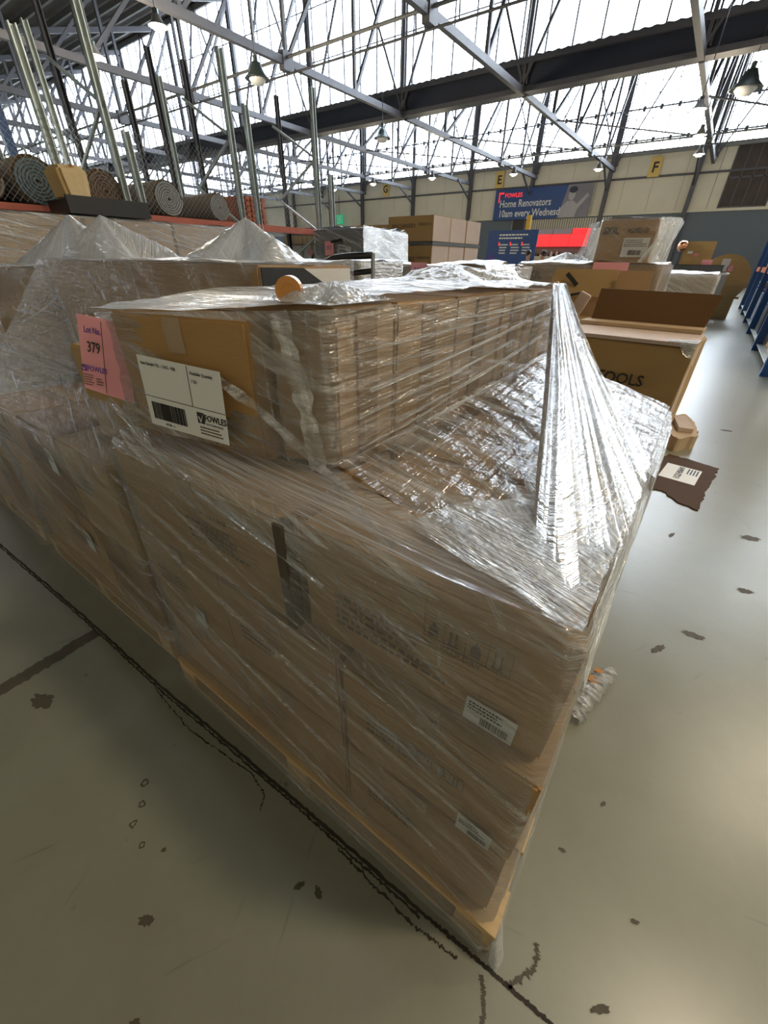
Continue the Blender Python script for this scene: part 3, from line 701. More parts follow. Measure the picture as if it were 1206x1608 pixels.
# stretch film of load A
FA = film('stretch_film_body', .12, .46, 18, 84, .42, 1.0, 0.0, .08)
FL = film('stretch_film_ledge', .10, .85, 84, 66, .45, .75, 25.0, .12)
FT = film('stretch_film_folds', .22, .75, 8, 60, .45, 1.0, 5.0, .12)
FS = film('stretch_film_silvery', .50, .6, 35, 120, .6, 1.6, 9.0, .16)
FK = film('stretch_film_crumpled', .30, .8, 20, 110, .5, 2.0, 31.0, .10)
FC = film('stretch_film_curtain', .24, .95, 90, 84, .45, 1.5, 12.0, .12, .10)
fw = empty('stretch_wrap', (-.55, .95, 0), 0, 'clear plastic stretch film wrapped round the nearest load', 'plastic wrap')
def T(p): return Vector(p)-Vector((-.55, .95, 0))
def Q(pts): return [T(p) for p in pts]
lowr = [Q(rnd([(-1.235, .325, .015), (.082, .335, .012), (.075, 1.62, .01), (-1.24, 1.62, .01)], .03)),
        Q(rnd([(-1.205, .352, .12), (.056, .358, .12), (.062, 1.60, .12), (-1.21, 1.6, .12)], .02)),
        Q(rnd([(-1.20, .362, .45), (.045, .362, .45), (.055, 1.60, .45), (-1.20, 1.6, .45)], .02)),
        Q(rnd([(-1.17, .360, .72), (.034, .372, .72), (.045, 1.61, .72), (-1.17, 1.6, .72)], .02)),
        Q(rnd([(-1.145, .358, .985), (.020, .394, .985), (.014, 1.62, .97), (-1.15, 1.6, .985)], .018))]
loft('film_skirt', lowr, 110, FA, fw, .0035, 26, True, 1, 7, 50, 16)
# over the edge and back to the upper tier
ledge = [lowr[-1],
         Q(rnd([(-1.132, .372, 1.016), (.006, .408, 1.018), (.002, 1.61, 1.006), (-1.14, 1.59, 1.012)], .018)),
         Q(rnd([(-1.135, .415, 1.03), (-.53, .545, 1.026), (-.425, 1.62, 1.12), (-1.0, 1.60, 1.03)], .015))]
loft('film_ledge', [ledge[0], ledge[1]], 110, FT, fw, .003, 4, True, 1, 7, 50, 16)
def side(ringA, ringB, k, n=60, name='film_ledge', m=FT, amp=.008, sub=40, ang=60, seed=4, rx=8, ry=42, sag=.0):
    a = [ringA[2*k], ringA[2*k+1]]; b_ = [ringB[2*k], ringB[2*k+1]]
    return loft(name, [a, b_], n, m, fw, amp, sub, False, seed, rx, ry, ang, sag)
side(ledge[1], ledge[2], 0, 90, m=FT, ang=10, amp=.004)
side(ledge[1], ledge[2], 1, 110, m=FL, ang=75, amp=.009, sub=60, rx=4, ry=28, sag=.0)
side(ledge[1], ledge[2], 3, 60, m=FA)
for a_ in (1, 3, 5, 7):
    loft('film_ledge', [[ledge[1][a_], ledge[1][(a_+1) % 8]], [ledge[2][a_], ledge[2][(a_+1) % 8]]], 6, FT, fw, .003, 60, False, 4, 6, 30, 60)
upr = [ledge[2],
       Q(rnd([(-1.14, .425, 1.12), (-.532, .552, 1.12), (-.425, 1.622, 1.18), (-1.0, 1.60, 1.15)], .015)),
       Q(rnd([(-1.15, .430, 1.29), (-.545, .560, 1.325), (-.432, 1.622, 1.325), (-1.0, 1.60, 1.30)], .015))]
FU = film('stretch_film_upper', .12, .62, 12, 88, .36, 1.05, 2.0, .15)
loft('film_upper', upr, 90, FU, fw, .004, 24, True, 6, 8, 55, -14)
# crumpled top sheet
tops = [Q([(-1.16, .435, 1.30), (-.86, .49, 1.312), (-.55, .558, 1.333), (-.545, .56, 1.333)]),
        Q([(-1.10, .75, 1.325), (-.85, .75, 1.335), (-.66, .72, 1.342), (-.52, .80, 1.340)]),
        Q([(-1.05, 1.15, 1.33), (-.80, 1.1, 1.355), (-.60, 1.1, 1.352), (-.465, 1.15, 1.343)]),
        Q([(-1.0, 1.60, 1.32), (-.80, 1.6, 1.350), (-.60, 1.61, 1.348), (-.43, 1.62, 1.335)])]
FTop = film('stretch_film_top', .45, .6, 10, 75, .6, 1.5, 15.0, .14)
loft('film_top', tops, 110, FTop, fw, .007, 30, False, 8, 10, 36, 12)
# curtain of gathered film from the rear top corner down to the right edge
apex = (-.435, 1.615, 1.338)
def fan(bottom, n=150, sub=60, name='film_curtain', m=FC, amp=.006, seed=3, apexw=.05):
    A = Vector(apex); V = []; UV = []; Bt = resamp(bottom, n, False); F = []
    for i in range(sub+1):
        t = i/sub
        for j, b_ in enumerate(Bt):
            a_ = A+Vector((apexw*(j/n-.5)*1.0, apexw*(j/n-.5)*-.6, 0)); p = a_.lerp(b_, t)
            pl = (noise.noise(Vector((j*.24, t*.8, seed)))+.8*abs(noise.noise(Vector((j*.5, t*.9, seed+4))))+.12*noise.noise(Vector((j*.9, t*4, seed))))*amp*(.6+2.2*t*(1.15-t))
            p = p+Vector((.55, .25, .75))*pl - Vector((0, 0, .035*sin(pi*t)*(j/n)))
            V.append(T(p)); UV.append((j/n*.9, t*1.1))
    for i in range(sub):
        for j in range(n): k = i*(n+1)+j; F.append((k, k+1, k+n+2, k+n+1))
    return put(name, mesh_from(name, V, F, m, True, UV), fw)
fan([(-.135, .66, 1.035), (-.09, .50, 1.02), (-.03, .46, 1.015), (.012, .62, 1.01), (.010, .85, 1.01), (.004, 1.04, 1.01)], amp=.016)
# hanging edge continues a little down the right face
loft('film_curtain', [Q([(.010, .46, 1.012), (.012, .8, 1.012), (.006, 1.05, 1.012)]), Q([(.034, .42, .90), (.032, .8, .93), (.028, 1.0, .96)])], 60, FS, fw, .005, 12)
# silvery many-layered film over the rear of the ledge
loft('film_rear_layers', [Q([(.028, .98, 1.004), (.030, 1.3, 1.002), (.016, 1.55, 1.000), (-.03, 1.63, .998)]), Q([(-.06, 1.05, 1.022), (-.06, 1.3, 1.024), (-.07, 1.5, 1.020), (-.10, 1.63, 1.010)]), Q([(-.40, 1.25, 1.06), (-.40, 1.4, 1.07), (-.40, 1.55, 1.06), (-.40, 1.64, 1.02)])], 90, FS, fw, .006, 36, False, 5, 8, 40, 70)
loft('film_rear_layers', [Q([(.028, .98, 1.004), (.030, 1.3, 1.002), (.016, 1.55, 1.000), (-.03, 1.63, .998)]), Q([(.040, 1.0, .80), (.042, 1.3, .78), (.030, 1.6, .78), (-.03, 1.66, .80)])], 60, FS, fw, .006, 24, False, 5, 8, 40, 70)
# film tail gathered at the lower right corner
tlp = [(.078, .335, .02), (.10, .33, .012), (.105, .36, .02), (.085, .40, .03)]
loft('film_crumple', [Q([(-.30, .468, 1.030), (-.14, .430, 1.028), (.004, .412, 1.020)]), Q([(-.22, .58, 1.044), (-.10, .56, 1.046), (.004, .56, 1.024)]), Q([(-.14, .70, 1.040), (-.06, .70, 1.040), (.004, .72, 1.022)])], 70, FK, fw, .011, 34, False, 3, 16, 22, 30)
loft('film_tail', [Q([(a, b_, c) for a, b_, c in tlp]), Q([(.066, .345, .12), (.075, .35, .11), (.075, .37, .11), (.066, .40, .12)])], 16, FS, fw, .004, 12)
# fold bands that cross the film like ropes
def band(pts, w, name='film_fold', m=FC, seed=1, n=60):
    P = resamp(Q(pts), n, False); V = []; UV = []; F = []; L_ = 0
    for i, p in enumerate(P):
        t = (P[min(i+1, n)]-P[max(i-1, 0)]).normalized(); s_ = t.cross(Vector((.45, -.85, .25))).normalized(); o_ = s_.cross(t)
        if i: L_ += (P[i]-P[i-1]).length
        ww = w*(.75+.5*noise.noise(Vector((i*.15, seed, 0))))
        for q in range(7):
            a = (q/6-.5); V.append(p+s_*a*ww+o_*(.0018*cos(a*9+seed+i*.1))); UV.append((q*.012, L_))
    for i in range(n):
        for q in range(6): k = i*7+q; F.append((k, k+1, k+8, k+7))
    return put(name, mesh_from(name, V, F, m, True, UV), fw)
band([(-.79, .478, 1.195), (-.68, .50, 1.14), (-.545, .525, 1.04), (-.40, .49, 1.012)], .026, seed=2, m=FT)
band([(-.62, .53, 1.32), (-.575, .53, 1.17), (-.545, .528, 1.03)], .045, seed=3, m=FT)
band([(-.55, .53, 1.025), (-.49, .80, 1.05), (-.44, 1.2, 1.09), (-.415, 1.58, 1.125)], .016, seed=4)
band([(-1.14, .40, 1.10), (-.95, .385, 1.02), (-.7, .375, .96), (-.4, .372, .90)], .022, seed=5)
band([(-.54, .52, 1.02), (-.42, .47, 1.018), (-.28, .42, 1.014)], .026, seed=6)
for i, (p, q, w) in enumerate([((-1.2, .352, .62), (-.1, .355, .30), .014), ((-1.19, .350, .80), (.02, .36, .50), .018), ((-1.17, .350, .90), (-.2, .36, .70), .016), ((-1.2, .352, .45), (-.3, .35, .16), .012), ((-.9, .35, .93), (.03, .365, .64), .012)]):
    P_ = Vector(p); Q_ = Vector(q); band([P_, P_.lerp(Q_, .33)+Vector((0, -.004, -.02)), P_.lerp(Q_, .66)+Vector((0, -.004, -.02)), Q_], w*.8, seed=10+i, m=FA)
for i, (y0, z0, y1, z1, w) in enumerate([(.62, 1.25, 1.58, 1.30, .008), (.66, 1.17, 1.55, 1.27, .012), (.62, 1.12, 1.3, 1.20, .009), (.75, 1.08, 1.5, 1.19, .012), (.62, 1.05, 1.0, 1.10, .007), (.9, 1.28, 1.6, 1.31, .01), (.7, 1.215, 1.25, 1.25, .006)]):
    xx = lambda y: -.522+(y-.57)*.105
    band([(xx(y0), y0, z0), (xx((y0+y1)/2)+.003, (y0+y1)/2, (z0+z1)/2-.006), (xx(y1), y1, z1)], w, seed=20+i)
rdm = random.Random(5)
for i in range(13):
    y = .56+i*.072; e = .50+i*.035
    band([(-.50+rdm.uniform(-.02, .03)+.05*i/13, .64+i*.07, 1.035+.006*i), (-.30, y+rdm.uniform(-.03, .03)+.02, 1.024), (-.13+rdm.uniform(-.03, .03), e, 1.022)], rdm.uniform(.008, .022), seed=40+i, m=FC)

# =============================================================== LOADS TO THE LEFT (B, C)
pallet(-2.50, -1.30, .36, 1.55, 'pine pallet under the second wrapped load from the right', rz=.005)
pallet(-3.82, -2.62, .36, 1.55, 'pine pallet under the third wrapped load, at the left edge', rz=.005)
MB_ = ['card_gold', 'card', 'card3']
for P, x0 in (('second', -2.49), ('third', -3.81)):
    for li, (z0, z1, w) in enumerate([(.123, .49, 'lower'), (.496, .86, 'upper')]):
        for ci in range(3):
            a = x0+ci*.395
            o = carton(a, a+.385, .385, .78, z0, z1, '%s carton of the %s layer in the %s load from the right' % (['left', 'middle', 'right-hand'][ci], w, P), MB_[(li+ci) % 3], seed=60+li*3+ci)
            if ci == 1: front_label(o, .05, .2, .06, .1, .15, False, 5)
            fine_print(o, -.14, .25, .18, 3, .025, -o['sy']/2-.0085, 60+ci)
        carton(x0, x0+1.175, .80, 1.54, z0, z1, 'deep rear carton of the %s layer in the %s load' % (w, P), 'card', tape=None)
bt_ = carton(-2.50, -1.03, .83, 1.22, .866, 1.385, 'wide carton with a black side panel on top of the second load from the right', 'card2', seed=70, tape='top', dent=.003)
MB().add([(.738, -.19, .30), (.738, .065, .30), (.738, .065, .465), (.738, -.03, .512), (.738, -.19, .514), (.742, -.19, .30), (.742, .065, .30), (.742, .065, .465), (.742, -.03, .512), (.742, -.19, .514)], [(9, 8, 7, 6, 5), (0, 1, 2, 3, 4), (0, 5, 6, 1), (1, 6, 7, 2), (2, 7, 8, 3), (3, 8, 9, 4), (4, 9, 5, 0)]).obj('black_panel', 'black', bt_)
MB().box(.736, .7385, -.19, .19, .01, .51).obj('side_sheet', 'card_white', bt_)
carton(-3.80, -2.63, .86, 1.53, .866, 1.34, 'wide carton on top of the third load at the left edge', 'card', seed=71)
carton(-1.58, -1.26, .50, .80, .866, 1.17, 'small golden carton on the ledge of the second load behind the pink card', 'card_gold', seed=72)
for nm, x0, zt, lab, sd in (('second', -2.52, 1.385, 'clear stretch film round the second load from the right', 30), ('third', -3.84, 1.35, 'clear stretch film round the third load at the left edge', 50)):
    x1 = x0+1.24
    f = empty('stretch_wrap', (x0+.62, .95, 0), 0, lab, 'plastic wrap')
    S = lambda pts: [Vector(p)-Vector((x0+.62, .95, 0)) for p in pts]
    FB = film('stretch_film_'+nm, .08, .42, 22, 70, .28, .9, sd, .17)
    rg = [S(rnd([(x0-.02, .33, .012), (x1+.02, .335, .012), (x1+.01, 1.58, .012), (x0-.02, 1.58, .012)], .03)),
          S(rnd([(x0, .362, .2), (x1, .362, .2), (x1, 1.56, .2), (x0, 1.56, .2)], .02)),
          S(rnd([(x0, .366, .84), (x1, .366, .84), (x1, 1.56, .84), (x0, 1.56, .84)], .02)),
          S(rnd([(x0+.005, .60, 1.14), (x1-.0, .62, 1.16), (x1, 1.56, 1.14), (x0, 1.56, 1.14)], .02)),
          S(rnd([(x0+.005, .80, zt), (x1+(.262 if nm == 'second' else 0), .80, zt+.01), (x1+(.262 if nm == 'second' else 0), 1.24, zt+.01), (x0, 1.24, zt)], .02))]
    loft('film_skirt', rg, 70, FB, f, .005, 22, True, sd, 6, 40, 22)
    FBt = film('stretch_film_top_'+nm, .45, .5, 10, 75, .55, 1.4, sd+4, .16)
    loft('film_top', [[rg[-1][0], rg[-1][1]], [rg[-1][5], rg[-1][4]]], 80, FBt, f, .010, 40, False, sd+2, 8, 30, 12)
    if nm == 'second':
        for i, (a, z0, b_, z1, w) in enumerate([(-2.5, .75, -1.3, .35, .022), (-2.45, .55, -1.5, .2, .016), (-2.3, .84, -1.32, .55, .018)]):
            fw_keep = fw; P_ = [(a, .352, z0), ((a+b_)/2, .348, (z0+z1)/2-.03), (b_, .352, z1)]
            o = band(P_, w*.6, seed=80+i, m=FB); o.parent = f; o.location = Vector((-.55, .95, 0))-Vector((x0+.62, .95, 0))
# milky heaps of loose film
def heap(name, cx, cy, z0, rx, ry, hh, lab, seed, peak=(0, 0), m='whitefilm'):
    n, k = 60, 50; V = []; UV = []; F = []
    for i in range(k+1):
        for j in range(n+1):
            u, v = j/n*2-1, i/k*2-1; dx, dy = u-peak[0], v-peak[1]; r = sqrt(dx*dx+dy*dy); a = math.atan2(dy, dx)
            rr = r/(1.0+.28*sin(a*3+seed)+.16*sin(a*5+seed*2))           # tent with a few drawn-out corners
            fold = abs(noise.noise(Vector((cos(a)*2.6, sin(a)*2.6, seed))))*.34+.2*abs(noise.noise(Vector((cos(a)*6, sin(a)*6, seed+5))))
            z = max(0, 1-rr)**1.1*(1.22-.22*max(0, 1-rr))*hh*(1-.9*fold*min(1, r*2))+.010*abs(noise.noise(Vector((u*7, v*7, seed))))
            edge = max(abs(u), abs(v)); z *= 1 if edge < .8 else (1-edge)/.2
            V.append((u*rx, v*ry, max(0, z))); UV.append((a*.25, r*rx))
    for i in range(k):
        for j in range(n): q = i*(n+1)+j; F.append((q, q+1, q+n+2, q+n+1))
    o = put(name, mesh_from(name, V, F, m, True, UV), None, (cx, cy, z0)); tag(o, lab, 'plastic wrap'); return o
heap('loose_film', -1.34, 1.03, 1.392, .24, .17, .12, 'peaked heap of loose milky film on top of the second load, right', 2, (.05, .1))
heap('loose_film', -2.20, 1.03, 1.388, .36, .19, .17, 'wide heap of loose milky film on top of the second load, left', 5, (-.4, .1))
heap('loose_film', -3.20, 1.25, 1.352, .52, .25, .26, 'tall heap of loose milky film on top of the third load', 9, (-.1, .1))
heap('loose_film', -.72, 1.35, 1.346, .22, .2, .048, 'thin peak of loose film on top of the nearest load', 12, (-.1, .3))
heap('loose_film', -.62, .66, 1.334, .10, .10, .030, 'low crumple of film beside the tape roll on the nearest load', 15, (.2, .0))

# =============================================================== ROW BEHIND
def wrapbox(x0, x1, y0, y1, z0, z1, lab, veil=.4, sd=1, topveil=.55, dens=1.0, gloss=.6, nm='stretch_wrap', lump=.012, ang=20, st=.6):
    cx, cy = (x0+x1)/2, (y0+y1)/2
    f = empty(nm, (cx, cy, z0), 0, lab, 'plastic wrap'); S = lambda pts: [Vector(p)-Vector((cx, cy, z0)) for p in pts]
    a = S(rnd(rect(x0-.012, x1+.012, y0-.012, y1+.012, z0+.004), .02)); b_ = S(rnd(rect(x0-.012, x1+.012, y0-.012, y1+.012, z1+.006), .02))
    loft('film_skirt', [a, b_], 24, film('film_far_%d' % sd, veil, st, ang, 80, gloss, dens, sd, .16), f, .008, 20, True, sd, 5, 22, ang)
    loft('film_top', [[b_[0], b_[1]], [b_[5], b_[4]]], 36, film('film_far_top_%d' % sd, topveil, .5, 10, 80, .85, dens, sd+3, .16), f, lump, 22, False, sd, 5, 18, 20)
    return f
pallet(-2.70, -1.62, 2.0, 2.5, 'pallet under the pale wrapped load behind the black trolley')
carton(-2.68, -1.66, 2.05, 2.48, .123, .75, 'lower pale carton of the load behind the black trolley', 'card_white', tape=None)
carton(-2.68, -1.66, 2.05, 2.48, .756, 1.385, 'upper pale carton of the load behind the black trolley', 'card_white', seed=80)
wrapbox(-2.68, -1.66, 2.05, 2.48, .12, 1.39, 'film round the pale load behind the black trolley', .30, 101)
# black trolley with a panel and a tubular handle
tr_ = empty('hand_trolley', (-1.95, 1.86, 0), 0, 'black trolley with bent tubular handle rising behind the nearest load', 'trolley')
hp = [(.54, -.02, 1.420), (.40, -.02, 1.416), (.29, -.02, 1.408), (.235, -.02, 1.392), (.20, -.02, 1.362), (.185, -.02, 1.32), (.18, -.02, 1.24)]
MB().tube(hp, .015, 12).obj('handle', 'black', tr_, smooth=True); MB().tube([(.19, -.02, 1.322), (.34, -.02, 1.335), (.54, -.02, 1.355)], .013, 12).obj('handle', 'black', tr_, smooth=True)
MB().box(.54, .55, -.03, -.01, .06, 1.43).obj('bracket', 'steelpale', tr_)
MB().box(-.34, -.30, -.02, .02, .06, 1.1).box(.12, .16, -.04, .0, .06, 1.26).box(-.34, .16, -.04, .0, 1.1, 1.14).box(-.34, .12, -.14, .14, .05, .08).obj('frame', 'black', tr_)
wh = MB().lathe([(0, -.02), (.05, -.02), (.05, .02), (0, .02)], 16, axis='x').mesh('wheel', 'black')
for x, y in ((-.3, -.12), (.1, -.12), (-.3, .12), (.1, .12)): put('wheel', wh, tr_, (x, y, .051))
# flat load with pink lot card
pallet(-2.30, -1.32, 3.0, 4.1, 'pallet under the low load with a pink lot card in the middle distance')
for i, (a, b_) in enumerate([(-2.27, -1.83), (-1.82, -1.36)]):
    for j, (z0, z1) in enumerate([(.123, .74), (.745, 1.36)]):
        o = carton(a, b_, 3.03, 4.05, z0, z1, '%s %s carton of the low load with a pink card' % (['upper', 'lower'][1-j], ['left', 'right'][i]), ['card3', 'card'][j], seed=90+i+2*j)
        if j: front_text(o, 'SKIL' if i == 0 else 'SKIL TOOLS', .055, -.17, .5, 'faintink', .001)
wrapbox(-2.27, -1.36, 3.03, 4.05, .12, 1.365, 'film round the low load with a pink card', .12, 104, .7, lump=.03)
o = MB().box(-.07, .07, -.002, 0, -.055, .055).obj('lot_card', 'pinkpaper', None, (-1.86, 3.005, 1.335)); tag(o, 'pink lot card on the low load in the middle distance', 'tag'); text('361', .05, 'purple', o, (-.045, -.003, -.01))
f = empty('stretch_wrap', (-1.3, 3.1, 0), 0, 'hanging film sheet at the right end of the low load', 'plastic wrap')
loft('film_sheet', [[(-.05, -.05, 1.40), (.0, .4, 1.38)], [(.03, -.06, 1.2), (.15, .5, 1.0)], [(.05, -.05, .6), (.18, .5, .5)]], 20, 'whitefilm', f, .02, 12)
# grey crate with handle
pallet(-5.90, -4.75, 6.0, 7.25, 'pallet under the dark grey crate')
gc = empty('grey_crate', (-5.32, 6.62, .121), 0, 'dark grey crate with lifting handle and white label on the tall pallet stack', 'crate')
MB().box(-.53, .53, -.6, .6, .0, 1.66).obj('body', 'greybox', gc); MB().box(-.54, .54, -.61, .61, 1.661, 1.70).obj('lid', 'steel', gc)
MB().tube([(-.12, -.605, 1.50), (-.12, -.64, 1.53), (.10, -.64, 1.56), (.10, -.605, 1.52)], .018).obj('handle', 'black', gc)
l = MB().box(-.14, .14, -.003, 0, -.13, .13).obj('label', 'paper', gc, (.12, -.606, 1.35), (0, .15, 0)); fine_print(l, -.12, .09, .2, 3, .05, -.005, 3, 'ink'); barcode(l, -.1, -.1, .15, .06, -.005, 9)
o = MB().box(-.1, .1, -.002, 0, -.1, .1).obj('lot_card', 'pinkpaper', None, (-5.50, 5.985, 1.56)); tag(o, 'pink lot card on the dark grey crate', 'tag'); text('357', .08, 'purple', o, (-.07, -.003, -.02))
wrapbox(-5.86, -4.78, 6.02, 7.22, .13, 1.83, 'film round the dark grey crate', .10, 107, .6, lump=.03)
f = empty('stretch_wrap', (-4.75, 6.6, 0), 0, 'white crinkled film bunched on the right side of the grey crate', 'plastic wrap')
loft('film_sheet', [[(.0, -.62, 1.86), (.02, .62, 1.80)], [(.02, -.63, 1.3), (.05, .66, 1.2)], [(.0, -.6, .5), (.02, .6, .5)]], 60, FS, f, .02, 30, False, 2, 6, 20)
# white-fronted cartons with torn top
for i in range(2):
    o = carton(-7.83+i*.56, -7.30+i*.56, 7.1, 7.9, 0, 1.648, ['left', 'right'][i]+' white-fronted carton beside the grey crate', 'card_white', seed=110+i)
    if i: o2 = MB().box(-.06, .06, -.002, 0, -.05, .05).obj('lot_card', 'pinkpaper', None, (-7.05, 7.085, 1.52)); tag(o2, 'pink lot card on the white-fronted carton', 'tag')
    disc('black_mark', [(-.05, 1.28), (0, 1.28), (.05, 1.5), (-.02, 1.5)], -.412, 'ink', o)
for i in range(8):
    carton(-7.86+i*.137, -7.73+i*.137, 7.15, 7.85, 1.662, 1.92, ['first', 'second', 'third', 'fourth', 'fifth', 'sixth', 'seventh', 'eighth'][i]+' narrow kraft carton from the left on the white-fronted cartons', 'card4', group='narrow kraft cartons in a row', tape=None, dent=.002)
# brown carton wall with black band
pallet(-5.78, -4.66, 8.0, 9.2, 'front pallet under the tall brown carton stack'); pallet(-5.78, -4.66, 9.3, 10.5, 'rear pallet under the tall brown carton stack')
for j, (z0, z1) in enumerate([(.125, .66), (.67, 1.17), (1.18, 1.66), (1.72, 2.13)]):
    for i, (a, b_) in enumerate([(8.0, 8.66), (8.67, 9.38), (9.39, 10.1)]):
        o = carton(-5.72, -4.68, a, b_, z0, z1, '%s carton, %s from the top, in the tall brown stack' % (['front', 'middle', 'rear'][i], ['fourth', 'third', 'second', 'first'][j]), 'card_gold', seed=120+j*3+i, tape=None, dent=.003)
        MB().box(.521, .526, -.33, .33, .005, z1-z0-.005).obj('side_sheet', 'card_pink', o)
        if i == 0 and j >= 2: front_text(o, 'MACHINERY', .10, -.42, .22, 'faintink'); front_text(o, 'MADE IN', .07, .2, .25, 'faintink'); 
o = MB().box(-5.74, -4.66, 7.985, 10.12, 1.662, 1.715).obj('edge_band', 'greybox'); tag(o, 'dark band between the top two layers of the tall brown stack', 'strap')
for i in range(2): carton(-6.95+i*.6, -6.37+i*.58, 8.3, 9.3, 1.35, 2.03, ['left', 'right'][i]+' carton of the brown pair left of the tall stack', 'card_gold', seed=140+i, tape=None)
for i in range(2): carton(-6.95+i*.6, -6.37+i*.58, 8.3, 9.3, 0, 1.34, ['left', 'right'][i]+' tall carton carrying the brown pair left of the tall stack', 'card', seed=142+i, tape=None)
# SKIL pallet to the right with smaller carton on top
pallet(-1.86, -.44, 5.0, 6.1, 'pallet under the wrapped load with the small labelled carton on top')
o = carton(-1.82, -.46, 5.03, 6.05, .123, .75, 'lower long carton under the small labelled carton', 'card3', tape=None)
o = carton(-1.82, -.46, 5.03, 6.05, .756, 1.385, 'long printed carton under the small labelled carton', 'card', seed=150); front_text(o, 'SKIL', .10, -.60, .50, 'faintink', .003)
sk = carton(-1.08, -.60, 5.05, 5.6, 1.395, 1.745, 'small labelled carton on top of the long printed carton, film wrapped', 'card2', seed=151, rz=0)
front_text(sk, 'SKIL', .075, -.21, .245, 'ink', .003); front_text(sk, 'AG29021-00', .055, .0, .25, 'ink', .001, .62)
l = put('label', MB().box(0, .22, -.001, 0, 0, .15).mesh('label', 'paper'), sk, (-.01, -sk['sy']/2-.009, .06)); fine_print(l, .01, .13, .2, 4, .016, -.002, 4); barcode(l, .06, .015, .11, .04, -.0025, 6)
wrapbox(-1.82, -.46, 5.03, 6.05, .12, 1.39, 'film round the long printed carton on the right-hand pallet', .06, 110, .65, lump=.03, st=.35)
wrapbox(-1.08, -.60, 5.05, 5.6, 1.41, 1.75, 'film round the small labelled carton', .03, 112, .5, .7, .3, st=.22)
f = empty('stretch_wrap', (-.55, 5.2, 0), 0, 'bright gathered film flaring from the right of the small labelled carton', 'plastic wrap')
loft('film_sheet', [[(-.04, -.18, 1.76), (.09, .15, 1.77), (.10, .4, 1.74)], [(-.03, -.2, 1.6), (.055, .1, 1.6), (.06, .4, 1.6)], [(-.13, -.2, 1.41), (.02, .05, 1.41), (.05, .4, 1.41)]], 70, FC, f, .02, 24, False, 3, 3, 30, 90)
f = empty('stretch_wrap', (-1.12, 5.2, 0), 0, 'bright pleated film at the left of the small labelled carton', 'plastic wrap')
loft('film_sheet', [[(-.07, -.13, 1.73), (.02, -.16, 1.74)], [(-.10, -.13, 1.55), (.02, -.17, 1.55)], [(-.16, -.14, 1.41), (.02, -.17, 1.41)]], 30, FC, f, .02, 40, False, 3, 30, 6, 0)
heap('loose_film', -1.45, 5.4, 1.40, .30, .22, .10, 'white peak of loose film left of the small labelled carton', 21, (0, .1), 'whitefilm')
o = MB().box(-.16, .16, -.002, 0, -.05, .05).obj('lot_card', 'pinkpaper', None, (-.90, 5.005, 1.36)); tag(o, 'pink lot card below the small labelled carton', 'tag')
# load G behind, silver film
pallet(-.62, .02, 6.4, 7.3, 'pallet under the silvery load behind the machine carton')
carton(-.58, -.01, 6.42, 7.25, .123, 1.28, 'carton inside the silvery load behind the machine carton', 'card2', tape=None)
wrapbox(-.58, -.01, 6.42, 7.25, .12, 1.30, 'silvery film round the load behind the machine carton', .45, 114, .6, lump=.03)
# ONE large carton with standing flap
tb = carton(-.585, .030, 2.32, 2.80, .0, 1.09, 'large brown machine carton with an upright flap beside the aisle', 'card_gold', seed=160, tape=None, dent=.008, rz=-.07)
front_text(tb, 'NE TOOLS', .072, -.165, .900, 'ink', .001, .95)
MB().box(-.300, .305, -.252, .12, 1.092, 1.108).obj('flap', 'card_pink', tb)
MB().box(-.295, .290, .10, .25, 1.110, 1.128).obj('flap', 'card4', tb)
q = MB(); q.add([(-.27, .22, 1.11), (.28, .22, 1.11), (.305, .27, 1.275), (-.27, .27, 1.28), (-.27, .226, 1.11), (.28, .226, 1.11), (.305, .276, 1.275), (-.27, .276, 1.28)], [(0, 1, 2, 3), (7, 6, 5, 4), (0, 4, 5, 1), (1, 5, 6, 2), (2, 6, 7, 3), (3, 7, 4, 0)]).obj('standing_flap', 'card_dark', tb)
loft('corner_tape', [[(.20, -.262, 1.112), (.315, -.262, 1.112)], [(.20, -.2, 1.113), (.315, -.15, 1.113)]], 10, FS, tb, .004, 6)
loft('corner_tape', [[(.24, -.262, 1.112), (.315, -.262, 1.112)], [(.28, -.263, 1.06), (.31, -.262, 1.05)]], 10, FS, tb, .004, 6)
MB().box(.3035, .309, -.22, .22, .03, 1.08).obj('side_sheet', 'card_pink', tb)
# carton behind it with pale flap
kb = carton(-1.1, -.36, 3.5, 4.2, .0, 1.20, 'brown carton with raised pale flap behind the machine carton', 'card2', seed=165, tape=None)
q = MB().add([(-.30, -.36, 1.2), (.16, -.36, 1.2), (.16, -.32, 1.365), (-.26, -.32, 1.365), (-.30, -.354, 1.2), (.16, -.354, 1.2), (.16, -.314, 1.365), (-.26, -.314, 1.365)], [(0, 1, 2, 3), (7, 6, 5, 4), (0, 4, 5, 1), (1, 5, 6, 2), (2, 6, 7, 3), (3, 7, 4, 0)]).obj('standing_flap', 'card_gold', kb)
MB().box(.17, .37, -.36, -.352, 1.2, 1.36).obj('standing_flap', 'card2', kb)
o = MB().box(-.055, .055, -.002, 0, -.014, .014).obj('label', 'ink', kb, (-.13, -.350, 1.30), (0, .7, 0))
